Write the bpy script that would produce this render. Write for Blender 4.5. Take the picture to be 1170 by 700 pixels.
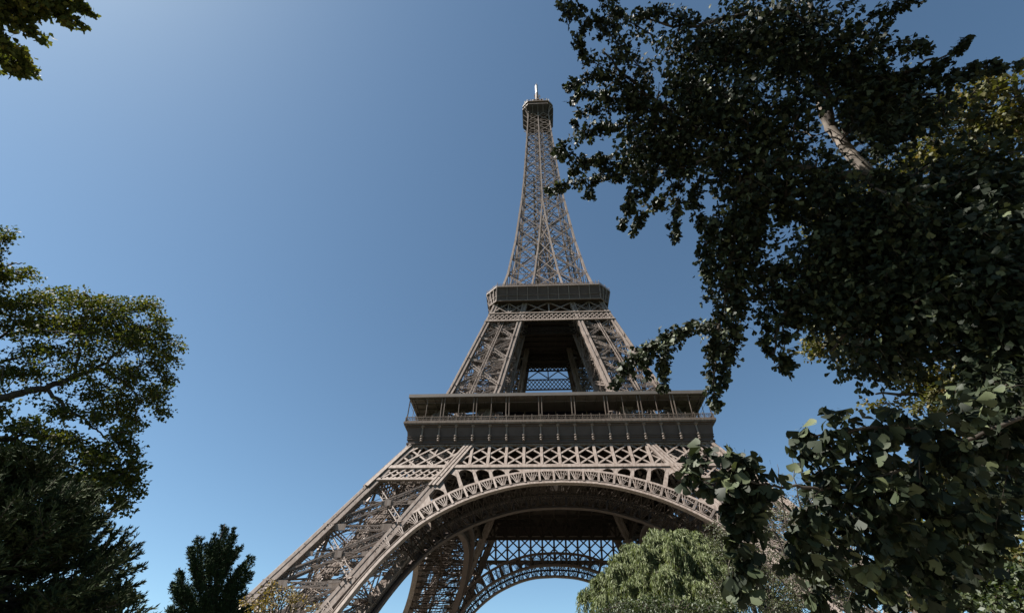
import bpy, math, random
import numpy as np
from mathutils import Vector, Matrix

for o in list(bpy.data.objects): bpy.data.objects.remove(o)
scene = bpy.context.scene
COL = scene.collection
rnd = random.Random(7)
RG = np.random.default_rng(11)

# ------------------------------------------------------------------ camera
CAMP = np.array([-4.82058, -136.52775, 3.24071])
CR = np.array([0.99864937, 0.05010332, 0.01375089])
CU = np.array([0.02317345, -0.66641488, 0.74522091])
CF = np.array([-0.04650184, 0.74389574, 0.66667587])
FPX = 542.63345
cam = bpy.data.objects.new('camera', bpy.data.cameras.new('camera'))
COL.objects.link(cam)
M = Matrix.Identity(4)
for i in range(3):
    M[i][0], M[i][1], M[i][2], M[i][3] = CR[i], CU[i], -CF[i], CAMP[i]
cam.matrix_world = M
cam.data.sensor_width = 36.0
cam.data.lens = FPX / 1170.0 * 36.0
cam.data.clip_start = 0.05
cam.data.clip_end = 20000
scene.camera = cam
GZ = 1.5                                   # ground level

def at(u, v, d):                           # a point d metres from the viewpoint in the direction of photo pixel (u, v)
    r = CF * FPX + CR * (u - 585.0) + CU * (350.0 - v)
    return CAMP + r / np.linalg.norm(r) * d

# ------------------------------------------------------------------ light
SUN_EL, SUN_AZ = math.radians(53), math.radians(-104)      # azimuth clockwise from +Y
world = bpy.data.worlds.new('World'); scene.world = world
world.use_nodes = True
wn = world.node_tree.nodes; wl = world.node_tree.links
sky = wn.new('ShaderNodeTexSky'); sky.sky_type = 'NISHITA'; sky.sun_disc = False
sky.sun_elevation = SUN_EL; sky.sun_rotation = SUN_AZ
sky.altitude = 50; sky.air_density = 0.7; sky.dust_density = 0.4; sky.ozone_density = 1.0
wn['Background'].inputs['Strength'].default_value = 0.056
hlf = wn.new('ShaderNodeMix'); hlf.data_type = 'RGBA'; hlf.blend_type = 'MULTIPLY'; hlf.inputs[0].default_value = 1.0; hlf.inputs[7].default_value = (.68, .79, .735, 1)
wl.new(sky.outputs[0], hlf.inputs[6])          # white balance
wl.new(hlf.outputs[2], wn['Background'].inputs['Color'])
sd = Vector((math.sin(SUN_AZ) * math.cos(SUN_EL), math.cos(SUN_AZ) * math.cos(SUN_EL), math.sin(SUN_EL)))
sun = bpy.data.objects.new('sun', bpy.data.lights.new('sun', 'SUN')); COL.objects.link(sun)
sun.data.energy = 5.0; sun.data.angle = math.radians(0.5); sun.data.color = (1.0, 0.95, 0.88)
sun.rotation_euler = sd.to_track_quat('Z', 'Y').to_euler()
sun.location = (-80, -160, 120)
scene.view_settings.view_transform = 'Standard'; scene.view_settings.look = 'None'
scene.view_settings.exposure = 2.0; scene.view_settings.gamma = 1.0
scene.view_settings.use_curve_mapping = False
scene.render.engine = 'CYCLES'
scene.cycles.max_bounces = 5; scene.cycles.diffuse_bounces = 3; scene.cycles.transparent_max_bounces = 4

# ------------------------------------------------------------------ materials
def mat(name, c1, c2, rough=0.6, scale=1.0, spec=0.5, metallic=0.0, bump=0.0, detail=5.0):
    m = bpy.data.materials.new(name); m.use_nodes = True
    n, l = m.node_tree.nodes, m.node_tree.links
    b = n['Principled BSDF']
    tc = n.new('ShaderNodeTexCoord'); nz = n.new('ShaderNodeTexNoise')
    nz.inputs['Scale'].default_value = scale; nz.inputs['Detail'].default_value = detail
    l.new(tc.outputs['Object'], nz.inputs['Vector'])
    rp = n.new('ShaderNodeValToRGB')
    rp.color_ramp.elements[0].position = 0.3; rp.color_ramp.elements[1].position = 0.7
    rp.color_ramp.elements[0].color = (*c1, 1); rp.color_ramp.elements[1].color = (*c2, 1)
    l.new(nz.outputs['Fac'], rp.inputs['Fac']); l.new(rp.outputs['Color'], b.inputs['Base Color'])
    b.inputs['Roughness'].default_value = rough; b.inputs['Metallic'].default_value = metallic
    b.inputs['Specular IOR Level'].default_value = spec
    if bump:
        bp = n.new('ShaderNodeBump'); bp.inputs['Strength'].default_value = bump
        l.new(nz.outputs['Fac'], bp.inputs['Height']); l.new(bp.outputs['Normal'], b.inputs['Normal'])
    return m

def iron(name, c1, c2, rough, spec):
    m = mat(name, c1, c2, rough, 0.22, spec)
    n, l = m.node_tree.nodes, m.node_tree.links; b = n['Principled BSDF']; rp = [x for x in n if x.type == 'VALTORGB'][0]
    tc = [x for x in n if x.type == 'TEX_COORD'][0]
    mp = n.new('ShaderNodeMapping'); mp.inputs['Scale'].default_value = (1.6, 1.6, .25); l.new(tc.outputs['Object'], mp.inputs['Vector'])
    nz = n.new('ShaderNodeTexNoise'); nz.inputs['Scale'].default_value = 1.5; nz.inputs['Detail'].default_value = 8; l.new(mp.outputs[0], nz.inputs['Vector'])
    r2 = n.new('ShaderNodeValToRGB'); r2.color_ramp.elements[0].position = .35; r2.color_ramp.elements[1].position = .62
    r2.color_ramp.elements[0].color = (.62, .56, .52, 1); r2.color_ramp.elements[1].color = (1.08, 1.08, 1.08, 1); l.new(nz.outputs['Fac'], r2.inputs['Fac'])
    mx = n.new('ShaderNodeMix'); mx.data_type = 'RGBA'; mx.blend_type = 'MULTIPLY'; mx.inputs[0].default_value = .8
    l.new(rp.outputs[0], mx.inputs[6]); l.new(r2.outputs[0], mx.inputs[7]); l.new(mx.outputs[2], b.inputs['Base Color'])
    return m

def leafmat(name, cols, rough=0.45, trans=0.25, tcol=None, spec=0.4):
    m = bpy.data.materials.new(name); m.use_nodes = True
    n, l = m.node_tree.nodes, m.node_tree.links
    b = n['Principled BSDF']; out = n['Material Output']
    ge = n.new('ShaderNodeNewGeometry'); rp = n.new('ShaderNodeValToRGB')
    els = rp.color_ramp.elements
    while len(els) < len(cols): els.new(0.5)
    for i, (p, c) in enumerate(cols):
        els[i].position = p; els[i].color = (*c, 1)
    l.new(ge.outputs['Random Per Island'], rp.inputs['Fac'])
    l.new(rp.outputs['Color'], b.inputs['Base Color'])
    b.inputs['Roughness'].default_value = rough; b.inputs['Specular IOR Level'].default_value = spec
    if trans:
        t = n.new('ShaderNodeBsdfTranslucent'); mx = n.new('ShaderNodeMixShader')
        mx.inputs[0].default_value = trans
        mm = n.new('ShaderNodeMix'); mm.data_type = 'RGBA'; mm.blend_type = 'MULTIPLY'; mm.inputs[0].default_value = 1.0
        l.new(rp.outputs['Color'], mm.inputs[6]); mm.inputs[7].default_value = (*(tcol or (1.6, 1.7, 0.7)), 1)
        l.new(mm.outputs[2], t.inputs['Color'])
        l.new(b.outputs[0], mx.inputs[1]); l.new(t.outputs[0], mx.inputs[2]); l.new(mx.outputs[0], out.inputs['Surface'])
    return m

IRON = iron('iron_paint', (0.138, 0.113, 0.099), (0.170, 0.142, 0.125), 0.6, 0.12)
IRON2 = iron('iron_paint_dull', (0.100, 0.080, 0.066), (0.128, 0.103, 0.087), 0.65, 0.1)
PANEL_SHADED = mat('panel_iron_shaded', (0.060, 0.046, 0.041), (0.074, 0.058, 0.052), 0.7, 0.6, 0.08)  # the tower's brown paint, darkened to carry the shade under the overhangs
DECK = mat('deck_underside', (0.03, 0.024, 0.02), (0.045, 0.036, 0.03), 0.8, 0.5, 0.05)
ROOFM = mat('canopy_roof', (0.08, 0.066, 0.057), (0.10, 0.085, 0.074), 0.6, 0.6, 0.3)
VAULT_SHADED = mat('vault_iron_shaded', (0.022, 0.017, 0.014), (0.030, 0.024, 0.020), 0.8, 0.6, 0.05)  # same ironwork; shade under arches and decks is put into this colour
REDG = mat('red_glazing', (0.020, 0.014, 0.018), (0.012, 0.012, 0.02), 0.2, 0.3, 0.4)
WHITE = mat('radome_white', (0.30, 0.28, 0.27), (0.36, 0.34, 0.33), 0.5, 1.0, 0.4)
STONE = mat('masonry', (0.30, 0.27, 0.22), (0.42, 0.38, 0.32), 0.85, 0.8, 0.2, bump=0.3)
GRASS = mat('grass_ground', (0.02, 0.026, 0.011), (0.038, 0.042, 0.02), 0.9, 0.6, 0.2, bump=0.4)
GRAVEL = mat('gravel', (0.15, 0.135, 0.11), (0.20, 0.18, 0.15), 0.95, 6.0, 0.2, bump=0.4)
BARK = mat('bark_dark', (0.025, 0.02, 0.016), (0.055, 0.045, 0.036), 0.9, 9.0, 0.2, bump=0.6)
PALEBARK = mat('bark_pale', (0.05, 0.042, 0.035), (0.12, 0.1, 0.082), 0.85, 7.0, 0.2, bump=0.6)

# ------------------------------------------------------------------ mesh helpers
class MB:
    def __init__(s): s.v = []; s.f = []
    def quad(s, a, b, c, d):
        k = len(s.v); s.v += [tuple(a), tuple(b), tuple(c), tuple(d)]; s.f.append((k, k+1, k+2, k+3))
    def bar(s, p, q, w, d=None, n=(0, -1, 0), caps=True, off=0.0):
        """box beam p-q: w across, d along the normal n"""
        d = w if d is None else d
        p = Vector(p); q = Vector(q); t = q - p
        if t.length < 1e-6: return
        t.normalize(); n = Vector(n); n = n - t * n.dot(t)
        if n.length < 1e-4:
            n = Vector((1, 0, 0)) if abs(t.x) < 0.9 else Vector((0, 1, 0)); n = n - t * n.dot(t)
        n.normalize(); sd_ = t.cross(n)
        a = sd_ * (w / 2); b = n * (d / 2); o = n * off
        k = len(s.v)
        for e in (p, q):
            for x, y in ((-1, -1), (1, -1), (1, 1), (-1, 1)):
                s.v.append(tuple(e + a * x + b * y + o))
        for i in range(4):
            j = (i + 1) % 4; s.f.append((k+i, k+j, k+4+j, k+4+i))
        if caps: s.f += [(k+3, k+2, k+1, k), (k+4, k+5, k+6, k+7)]
    def lat(s, p, q, w, n=(0, -1, 0), c=0.16, z=0.1, pitch=None, depth=0.0):
        """open lattice girder: chords with zigzag lacing"""
        p = Vector(p); q = Vector(q); t = q - p; L = t.length
        if L < 0.1: return
        t.normalize(); n = Vector(n); n = (n - t * n.dot(t)); n.normalize(); sd_ = t.cross(n)
        for dz in ((0,) if not depth else (0, -depth)):
            o = n * dz
            for e in (-1, 1): s.bar(p + sd_*e*(w/2) + o, q + sd_*e*(w/2) + o, c, c, n, caps=False)
            k = max(2, int(L / (pitch or w)))
            for i in range(k):
                e = 1 if i % 2 else -1
                a = p + t*(L*i/k) + sd_*e*(w/2) + o; b = p + t*(L*(i+1)/k) - sd_*e*(w/2) + o
                s.bar(a, b, z, z*0.6, n, caps=False)
    def box(s, x0, x1, y0, y1, z0, z1):
        k = len(s.v)
        for z in (z0, z1):
            for x, y in ((x0, y0), (x1, y0), (x1, y1), (x0, y1)): s.v.append((x, y, z))
        s.f += [(k+3, k+2, k+1, k), (k+4, k+5, k+6, k+7)]
        for i in range(4):
            j = (i + 1) % 4; s.f.append((k+i, k+j, k+4+j, k+4+i))
    def loops(s, rings, close=True, cap0=True, cap1=True):
        k = len(s.v); n = len(rings[0])
        for r in rings: s.v += [tuple(p) for p in r]
        for a in range(len(rings) - 1):
            for i in range(n if close else n - 1):
                j = (i + 1) % n; s.f.append((k+a*n+i, k+a*n+j, k+(a+1)*n+j, k+(a+1)*n+i))
        if cap0: s.f.append(tuple(k + i for i in reversed(range(n))))
        if cap1: s.f.append(tuple(k + (len(rings)-1)*n + i for i in range(n)))
    def lathe(s, c, prof, n=8):
        rings = [[(c[0]+r*math.cos(2*math.pi*i/n), c[1]+r*math.sin(2*math.pi*i/n), c[2]+z) for i in range(n)] for r, z in prof]
        s.loops(rings)
    def sheet(s, xs, lo, hi, P, th, n):
        """a plate sliced in columns: P(x, z) is its front; lo/hi are functions of x"""
        nv = Vector(n) * th
        for a, b in zip(xs[:-1], xs[1:]):
            la, lb, ha, hb = lo(a), lo(b), hi(a), hi(b)
            if ha - la < 0.01 and hb - lb < 0.01: continue
            ha = max(ha, la); hb = max(hb, lb)
            f = [Vector(P(a, la)), Vector(P(b, lb)), Vector(P(b, hb)), Vector(P(a, ha))]; g = [p - nv for p in f]
            s.quad(*f); s.quad(g[3], g[2], g[1], g[0]); s.quad(f[3], f[2], g[2], g[3]); s.quad(f[1], f[0], g[0], g[1])
    def tube(s, pts, rad, sides=6):
        pts = [Vector(p) for p in pts]; rings = []
        up = Vector((0.31, 0.17, 0.93))
        for i, p in enumerate(pts):
            t = pts[min(i+1, len(pts)-1)] - pts[max(i-1, 0)]
            if t.length < 1e-9: t = Vector((0, 0, 1))
            t.normalize(); a = t.cross(up)
            if a.length < 1e-3: a = t.cross(Vector((1, 0, 0)))
            a.normalize(); b = t.cross(a)
            rings.append([p + a*(rad[i]*math.cos(2*math.pi*k/sides)) + b*(rad[i]*math.sin(2*math.pi*k/sides)) for k in range(sides)])
        s.loops(rings)
    def build(s, name, m, parent=None, rot=0, smooth=False):
        me = bpy.data.meshes.new(name)
        v = np.array(s.v, dtype=float)
        if rot:
            c, q = round(math.cos(rot), 9), round(math.sin(rot), 9)
            v = np.stack([v[:, 0]*c - v[:, 1]*q, v[:, 0]*q + v[:, 1]*c, v[:, 2]], 1)
        if parent is not None: v = v - np.array(root_of(parent).location)
        me.from_pydata(v.tolist(), [], s.f); me.materials.append(m)
        if smooth: me.polygons.foreach_set('use_smooth', [True]*len(me.polygons))
        me.update()
        o = bpy.data.objects.new(name, me); COL.objects.link(o)
        if parent is not None: o.parent = parent
        return o
def root_of(o):
    while o.parent: o = o.parent
    return o
def thing(name, label, cat, loc, group=None):
    o = bpy.data.objects.new(name, None); COL.objects.link(o); o.location = tuple(float(x) for x in loc)
    o['label'] = label; o['category'] = cat
    if group: o['group'] = group
    return o
def dup(o, parent, rot):
    c = o.copy(); COL.objects.link(c); c.parent = parent; c.rotation_euler = (0, 0, rot); return c

# ------------------------------------------------------------------ ground
g = MB()
N = 64
g.f.append(tuple(range(N)))
g.v = [(6000*math.cos(2*math.pi*i/N), 6000*math.sin(2*math.pi*i/N), GZ) for i in range(N)]
o = g.build('ground', GRASS); o['kind'] = 'structure'
g = MB(); g.quad((-75, -75, GZ+.004), (75, -75, GZ+.004), (75, 75, GZ+.004), (-75, 75, GZ+.004))
o = g.build('esplanade', GRAVEL); o['kind'] = 'structure'
g = MB(); g.quad((-9, -190, GZ+.004), (-1, -190, GZ+.004), (-1, -75, GZ+.004), (-9, -75, GZ+.004))
o = g.build('path', GRAVEL); o['kind'] = 'structure'

# ------------------------------------------------------------------ the tower
ZS = [1.5, 17.4, 28.6, 42.1, 45.6, 52, 57.6, 71.8, 106, 112, 124, 150, 180, 202, 253, 276]
WS = [60.6, 52.3, 46.5, 39.7, 37.95, 34.5, 32.0, 27.9, 19.3, 18.0, 15.0, 11.95, 9.65, 8.45, 6.5, 5.8]
ZI = [1.5, 17.4, 28.6, 42.1, 52, 57.6, 71.8, 106, 112, 124, 150, 181]
WI = [44.9, 37.0, 31.4, 24.7, 19.65, 17.6, 14.0, 7.9, 6.9, 4.85, 2.3, 0.0]
W = lambda z: float(np.interp(z, ZS, WS))
I = lambda z: float(np.interp(z, ZI, WI))
HP = math.pi / 2
tower = thing('lattice_tower', 'tall brown wrought-iron lattice tower on four splayed legs', 'tower', (0, 0, GZ))

def corner(z, k):        # the four edges of the pillar at (-,-)
    w, i = W(z), I(z)
    return Vector(((-w, -w, z), (-i, -w, z), (-i, -i, z), (-w, -i, z))[k])
FN = [Vector((0, -1, 0)), Vector((1, 0, 0)), Vector((0, 1, 0)), Vector((-1, 0, 0))]

def pillar_mesh(zs, colw, dw, mid, clutter):
    m = MB()
    z0, z1 = zs[0], zs[-1]
    cz = sorted(set([z0, z1] + [z for z in ZS + ZI if z0 < z < z1]))
    for k in range(4):                                    # edge columns: flanged boxes with a groove
        for a, b in zip(cz[:-1], cz[1:]):
            p, q = corner(a, k), corner(b, k)
            c = sum((corner(a, j) for j in range(4)), Vector()) / 4
            s1 = Vector((1 if p.x < c.x else -1, 0, 0)); s2 = Vector((0, 1 if p.y < c.y else -1, 0))
            h = colw / 2
            ins = (s1 + s2) * h
            m.bar(p + ins, q + ins, colw*0.86, colw*0.86, (0, -1, 0))
            for n, side in ((-s2, s1), (-s1, s2)):        # raised flanges on both outward faces
                for e in (0.16, 0.84):
                    m.bar(p + side*colw*e, q + side*colw*e, colw*0.30, colw*0.16, n)
    for k in range(4):
        j = (k + 1) % 4; n = FN[k]
        for a, b in zip(zs[:-1], zs[1:]):
            A0, A1, B0, B1 = corner(a, k), corner(a, j), corner(b, k), corner(b, j)
            ins = -n * (colw * 0.4)
            m.lat(A0+ins, B1+ins, dw, n, c=dw*.2, z=dw*.12, pitch=dw*.9, depth=dw*.7)
            if mid == 1: m.lat(B0+ins*1.6, A1+ins*1.6, dw*.7, n, c=dw*.11, z=dw*.07, pitch=dw*.6, depth=dw*.6)
            else: m.lat(B0+ins, A1+ins, dw, n, c=dw*.2, z=dw*.12, pitch=dw*.9, depth=dw*.7)
            m.lat(B0+ins, B1+ins, dw*.6, n, c=dw*.11, z=dw*.07, pitch=dw*.6, depth=dw*.6)
            mz = (a + b) / 2
            M0, M1 = corner(mz, k), corner(mz, j)
            if mid: m.lat(M0+ins, M1+ins, dw*.4, n, c=dw*.08, z=dw*.05, pitch=dw*.5)
            X = (A0 + A1 + B0 + B1) / 4
            m.bar(X+ins - Vector((0, 0, dw*.45)), X+ins + Vector((0, 0, dw*.45)), dw*1.3, dw*.3, n)
            for e, z in ((k, b), (j, b), (k, mz), (j, mz)):      # gusset plates
                p = corner(z, e); o_ = corner(z, j if e == k else k); d = (o_ - p).normalized()
                m.bar(p + d*colw*.9 + ins*.6, p + d*colw*(2.2 if z == b else 1.7) + ins*.6, dw*(.9 if z == b else .6), .12, n)
    if mid == 2:                                          # upper pillars: a mid chord on each face
        for k in range(4):
            j = (k + 1) % 4
            m.lat((corner(z0, k)+corner(z0, j))/2 - FN[k]*colw*.4, (corner(z1, k)+corner(z1, j))/2 - FN[k]*colw*.4, dw*.8, FN[k], c=dw*.2, z=dw*.1, pitch=dw*.8)
    for z in np.arange(z0 + 2, z1 - 1, (z1 - z0) / 9.0):  # plan bracing
        m.lat(corner(z, 0), corner(z, 2), dw*.5, (0, 0, 1), c=.09, z=.06)
        m.lat(corner(z, 1), corner(z, 3), dw*.5, (0, 0, 1), c=.09, z=.06)
    r = random.Random(3)
    def inside(z, a, b):
        return corner(z, 0).lerp(corner(z, 1), a).lerp(corner(z, 3).lerp(corner(z, 2), a), b)
    for a in clutter:                                     # lift tracks and their cross ties
        m.lat(inside(z0, a, .35), inside(z1, a, .35), dw*.8, (0, -1, 0), c=.13, z=.07, pitch=1.0, depth=.9)
        m.lat(inside(z0, a, .62), inside(z1, a, .62), dw*.8, (0, -1, 0), c=.13, z=.07, pitch=1.0, depth=.9)
    n = int((z1 - z0) / 1.1)
    for i in range(n):
        z = z0 + (z1 - z0) * i / n
        m.bar(inside(z, .28, .35), inside(z, .72, .35), .14, .1, caps=False)
        m.bar(inside(z, .28, .62), inside(z, .72, .62), .14, .1, caps=False)
        if i % 2: m.bar(inside(z, .3, .35), inside(z+1.6, .3, .62), .12, .1, caps=False); m.bar(inside(z, .7, .35), inside(z+1.6, .7, .62), .12, .1, caps=False)
    for q, (aa, bb) in enumerate(((.12, .2), (.8, .75), (.2, .8))):          # zigzag stairs
        z = z0; e = 0
        while z < z1 - 3:
            p = inside(z, aa, bb); u = inside(z + 2.6, aa + (.22 if e % 2 else -.06) * (1 if aa < .5 else -1), bb)
            m.bar(p, u, .75, .14, (0, 0, 1)); m.bar(p + Vector((0, 0, 1)), u + Vector((0, 0, 1)), .08, .08); m.bar(u, u + Vector((0, 0, 1)), .08)
            v = inside(z + 2.6, aa, bb + .05); m.bar(u, v, .9, .1, (0, 0, 1)); z += 2.6; e += 1
    for i in range(int((z1 - z0) * 2.0)):                 # secondary bracing
        z = r.uniform(z0, z1 - 4); k = r.randrange(4)
        a, b = r.random(), r.random(); c, d = min(1, max(0, a + r.uniform(-.3, .3))), min(1, max(0, b + r.uniform(-.3, .3)))
        if r.random() < .5: a = r.choice((.0, 1.0))
        m.bar(inside(z, a, b), inside(z + r.uniform(.5, 4), c, d), r.uniform(.06, .14), .08, caps=False)
    return m

lower = pillar_mesh([1.5, 10.6, 20.8, 31.3, 42.2, 56], 1.9, 1.25, 1, (.3, .7))
upper = pillar_mesh([57.7, 64, 72.2, 83, 92.6, 102.1, 111.5], 1.55, 0.85, 2, (.3, .7))
p0 = lower.build('pillar', IRON, tower)
p1 = upper.build('upper_pillar', IRON, tower)
for k in range(1, 4):
    dup(p0, tower, k*HP); dup(p1, tower, k*HP)
# masonry bases
for k in range(4):
    m = MB(); c = corner(1.5, k); s = 3.4
    def sq(x, y, h, z): return [(x-h, y-h, z), (x+h, y-h, z), (x+h, y+h, z), (x-h, y+h, z)]
    m.loops([sq(c.x, c.y, s+.6, GZ-.5), sq(c.x, c.y, s+.6, GZ+1), sq(c.x, c.y, s+.3, GZ+1.1), sq(c.x, c.y, s-.3, GZ+4.2), sq(c.x, c.y, s, GZ+4.3), sq(c.x, c.y, s, GZ+4.8)])
    b0 = m.build('masonry_base', STONE, tower)
    for j in range(1, 4): dup(b0, tower, j*HP)

# --- arches: two rings (outer and inner face) on each side
IN = [(0, 41.2), (7, 40.75), (13.3, 39.2), (20.1, 36.3), (26.4, 31.9), (30.4, 27.0), (33.3, 22.1), (35.9, 16.4), (37.9, 11.2), (39.6, 6.5)]
def catmull(pts, n):
    P = [np.array(p, float) for p in pts]; P = [2*P[0]-P[1]] + P + [2*P[-1]-P[-2]]; out = []
    for i in range(1, len(P) - 2):
        for k in range(n):
            t = k / n; a, b, c, d = P[i-1], P[i], P[i+1], P[i+2]
            out.append(.5*((2*b) + (c-a)*t + (2*a-5*b+4*c-d)*t*t + (3*b-a-3*c+d)*t**3))
    out.append(P[-2]); return out
half = catmull([(-IN[1][0], IN[1][1])] + IN, 12)[12:]
half = catmull(IN, 12)
half[0] = np.array((0, 41.2))
cur = [np.array((-p[0], p[1])) for p in reversed(half[1:])] + half
cum = np.r_[0, np.cumsum([np.linalg.norm(b-a) for a, b in zip(cur[:-1], cur[1:])])]
mid_s = cum[-1] / 2
def arc(s, o=0.0):
    s = s + mid_s
    x = np.interp(s, cum, [p[0] for p in cur]); z = np.interp(s, cum, [p[1] for p in cur])
    x2 = np.interp(s+.4, cum, [p[0] for p in cur]); z2 = np.interp(s+.4, cum, [p[1] for p in cur])
    x1 = np.interp(s-.4, cum, [p[0] for p in cur]); z1 = np.interp(s-.4, cum, [p[1] for p in cur])
    t = np.array((x2-x1, z2-z1)); t /= np.linalg.norm(t); nn = np.array((-t[1], t[0]))
    return x + nn[0]*o, z + nn[1]*o
RING = 3.45
def ring_mesh(depthf, front, cell=2.95):
    m = MB(); n = Vector((0, -1, 0))
    P = lambda xz, off=0: Vector((xz[0], -depthf(xz[1]) - off, xz[1]))
    ok = lambda xz: abs(xz[0]) < I(xz[1]) + .5
    S = mid_s - .6; k = int(2*S/.7)
    ss = [-S + 2*S*i/k for i in range(k+1)]
    for a, b in zip(ss[:-1], ss[1:]):
        # intrados lip, soffit plate, extrados rim
        for o0, o1, fr, th in ((0, .5, .12, 1.5), (RING-.42, RING, .1, 1.2)):
            A0, A1, B0, B1 = arc(a, o0), arc(a, o1), arc(b, o0), arc(b, o1)
            if o0 > 1 and not (ok(A1) and ok(B1)): continue
            f = [P(A0, fr), P(B0, fr), P(B1, fr), P(A1, fr)]; q = [p + Vector((0, th, 0)) for p in f]
            m.quad(*f); m.quad(q[3], q[2], q[1], q[0]); m.quad(f[1], f[0], q[0], q[1]); m.quad(f[3], f[2], q[2], q[3])
        if front:
            A, B = arc(a, .75), arc(b, .75); A2, B2 = arc(a, .95), arc(b, .95)
            if ok(A2): m.bar(P(A, .02), P(B, .02), .16, .2, n, caps=False)
    nc = int(S / cell)
    for i in range(-nc, nc + 1):
        s = i * cell
        b, t = arc(s - cell/2, .5), arc(s - cell/2, RING - .45)
        if ok(t): m.bar(P(b, .05), P(t, .05), .42, .4, n)
        if not ok(arc(s, RING*.55)): continue
        c = arc(s, .9)
        for e in (-.36, -.18, 0, .18, .36):
            t = arc(s + e*cell, RING - .55); m.bar(P(arc(s + e*.25*cell, .85), 0), P(t, 0), .13, .2, n, caps=False)
        for e0, e1 in ((-.4, -.2), (-.2, 0), (0, .2), (.2, .4)):
            m.bar(P(arc(s+e0*cell, RING-1.05-.25*abs(e0)*4), 0), P(arc(s+e1*cell, RING-1.05-.25*abs(e1)*4), 0), .14, .16, n, caps=False)
    return m
ar = ring_mesh(lambda z: W(z) + .05, True).build('arch', IRON, tower)
ai = ring_mesh(lambda z: I(z) + .6, False).build('inner_arch', PANEL_SHADED, tower)  # arch iron again, its shade painted in by the darker tone
for k in range(1, 4): dup(ar, tower, k*HP); dup(ai, tower, k*HP)
# bracing that joins the two rings over the vault
m = MB()
S = mid_s - 4
for i in range(-24, 25):
    s = S * i / 24; s2 = S * (i+1) / 24
    a = arc(s, .6); b = arc(s2, .6); a3 = arc(s, RING)
    if abs(a3[0]) > I(a3[1]) + 2: continue
    P = lambda xz, f: Vector((xz[0], -f(xz[1]), xz[1]))
    m.lat(P(a, W), P(a, lambda z: I(z)+.6), .6, (0, 0, 1), c=.16, z=.1, pitch=.8)
    if i < 24:
        m.bar(P(a, W), P(b, lambda z: I(z)+.6), .2, .16, (0, 0, 1), caps=False); m.bar(P(b, W), P(a, lambda z: I(z)+.6), .2, .16, (0, 0, 1), caps=False)
    m.lat(P(a3, W), P(a3, lambda z: I(z)+.6), .5, (0, 0, 1), c=.14, z=.1)
    m.bar(P(a, lambda z: (W(z)+I(z))/2), P(b, lambda z: (W(z)+I(z))/2), .4, .4, (0, 0, 1), caps=False)
av = m.build('vault_bracing', VAULT_SHADED, tower)
for k in range(1, 4): dup(av, tower, k*HP)

# --- spandrel plate with arched openings
ez = [arc(s, RING) for s in np.linspace(-mid_s+1, mid_s-1, 400)]
ez.sort(key=lambda p: p[0])
EX = lambda x: float(np.interp(x, [p[0] for p in ez], [p[1] for p in ez]))
def legz(x): return float(np.interp(abs(x), WI[::-1], ZI[::-1]))          # height of the leg's inner edge at x
def lean(x):
    a = np.interp(abs(x), [0, 12, 22, 30], [0, .28, .42, .45]); return float(math.copysign(a, x))
def TOP(x):
    e = EX(x)
    for z in np.arange(45.6, e, -.15):
        if abs(x + lean(x)*(z - e)) < I(z) + .3: return float(z)
    return e
holes = []
cell = 2.95
for i in range(-12, 13):
    x = arc(i*cell, RING + .8)[0]
    if 7 < abs(x) < 27.5: holes.append(x)
def hole(x):
    for h in holes:
        a = 1.25
        if abs(x - h) < a:
            top = min(44.75, TOP(h) - .5) - a
            z = top + math.sqrt(max(0, a*a - (x-h)**2))
            b = EX(x) + .12
            if top > EX(h) - .3 and z > b: return b, z
    return None
m = MB(); xs = sorted(set([round(-30 + .12*i, 4) for i in range(501)]))
Pf = lambda x, z: (x + lean(x)*(z - EX(x)), -W(z) - .1, z)
m.sheet(xs, EX, lambda x: (hole(x) or (TOP(x), 0))[0], Pf, .5, (0, -1, 0))
m.sheet(xs, lambda x: (hole(x) or (0, TOP(x)))[1], TOP, Pf, .5, (0, -1, 0))
sp = m.build('spandrel', IRON, tower)
for k in range(1, 4): dup(sp, tower, k*HP)

# --- belt girders under the first platform
def lattice(m, P, x0f, x1f, za, zb, pitch, span, wbar, n, verts=None, off=0.0):
    """bars leaning both ways, each crossing 'span' pitches over the height, clipped at the sides"""
    k0 = int(math.floor(min(x0f(za), x0f(zb)) / pitch)) - span; k1 = int(math.ceil(max(x1f(za), x1f(zb)) / pitch)) + span
    for k in range(k0, k1 + 1):
        for sg in (1, -1):
            pts = []
            for t in np.linspace(0, 1, 13):
                z = za + (zb - za)*t; x = k*pitch + sg*span*pitch*t
                if x0f(z) <= x <= x1f(z): pts.append((x, z))
            if len(pts) > 1:
                m.bar(P(*pts[0]), P(*pts[-1]), wbar, wbar*.5, n, caps=False, off=off + (.04 if sg > 0 else -.04))
def FP(dz=0.0): return lambda x, z: (x, -W(z) - dz, z)
m = MB(); n = Vector((0, -.89, .45))
lx, rx = lambda z: -W(z)+.4, lambda z: W(z)-.4
lattice(m, FP(.0), lx, rx, 45.9, 52.1, 3.92, 2, .42, n)
for k in range(-9, 10):                        # uprights
    x = k*3.92
    if abs(x) < I(47): m.bar(FP(.05)(x, 45.7), FP(.05)(x, 52.4), .62, .4, n)
    else:
        s = 1 if x > 0 else -1
        m.bar(FP(-.25)(x + s*1.5, 45.7), FP(-.25)(x - s*.3, 52.4), .32, .4, n)
for z, h in ((45.5, .9), (52.2, .8)):
    m.bar(FP(.12)(-W(z), z), FP(.12)(W(z), z), h, .5, n)
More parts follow.
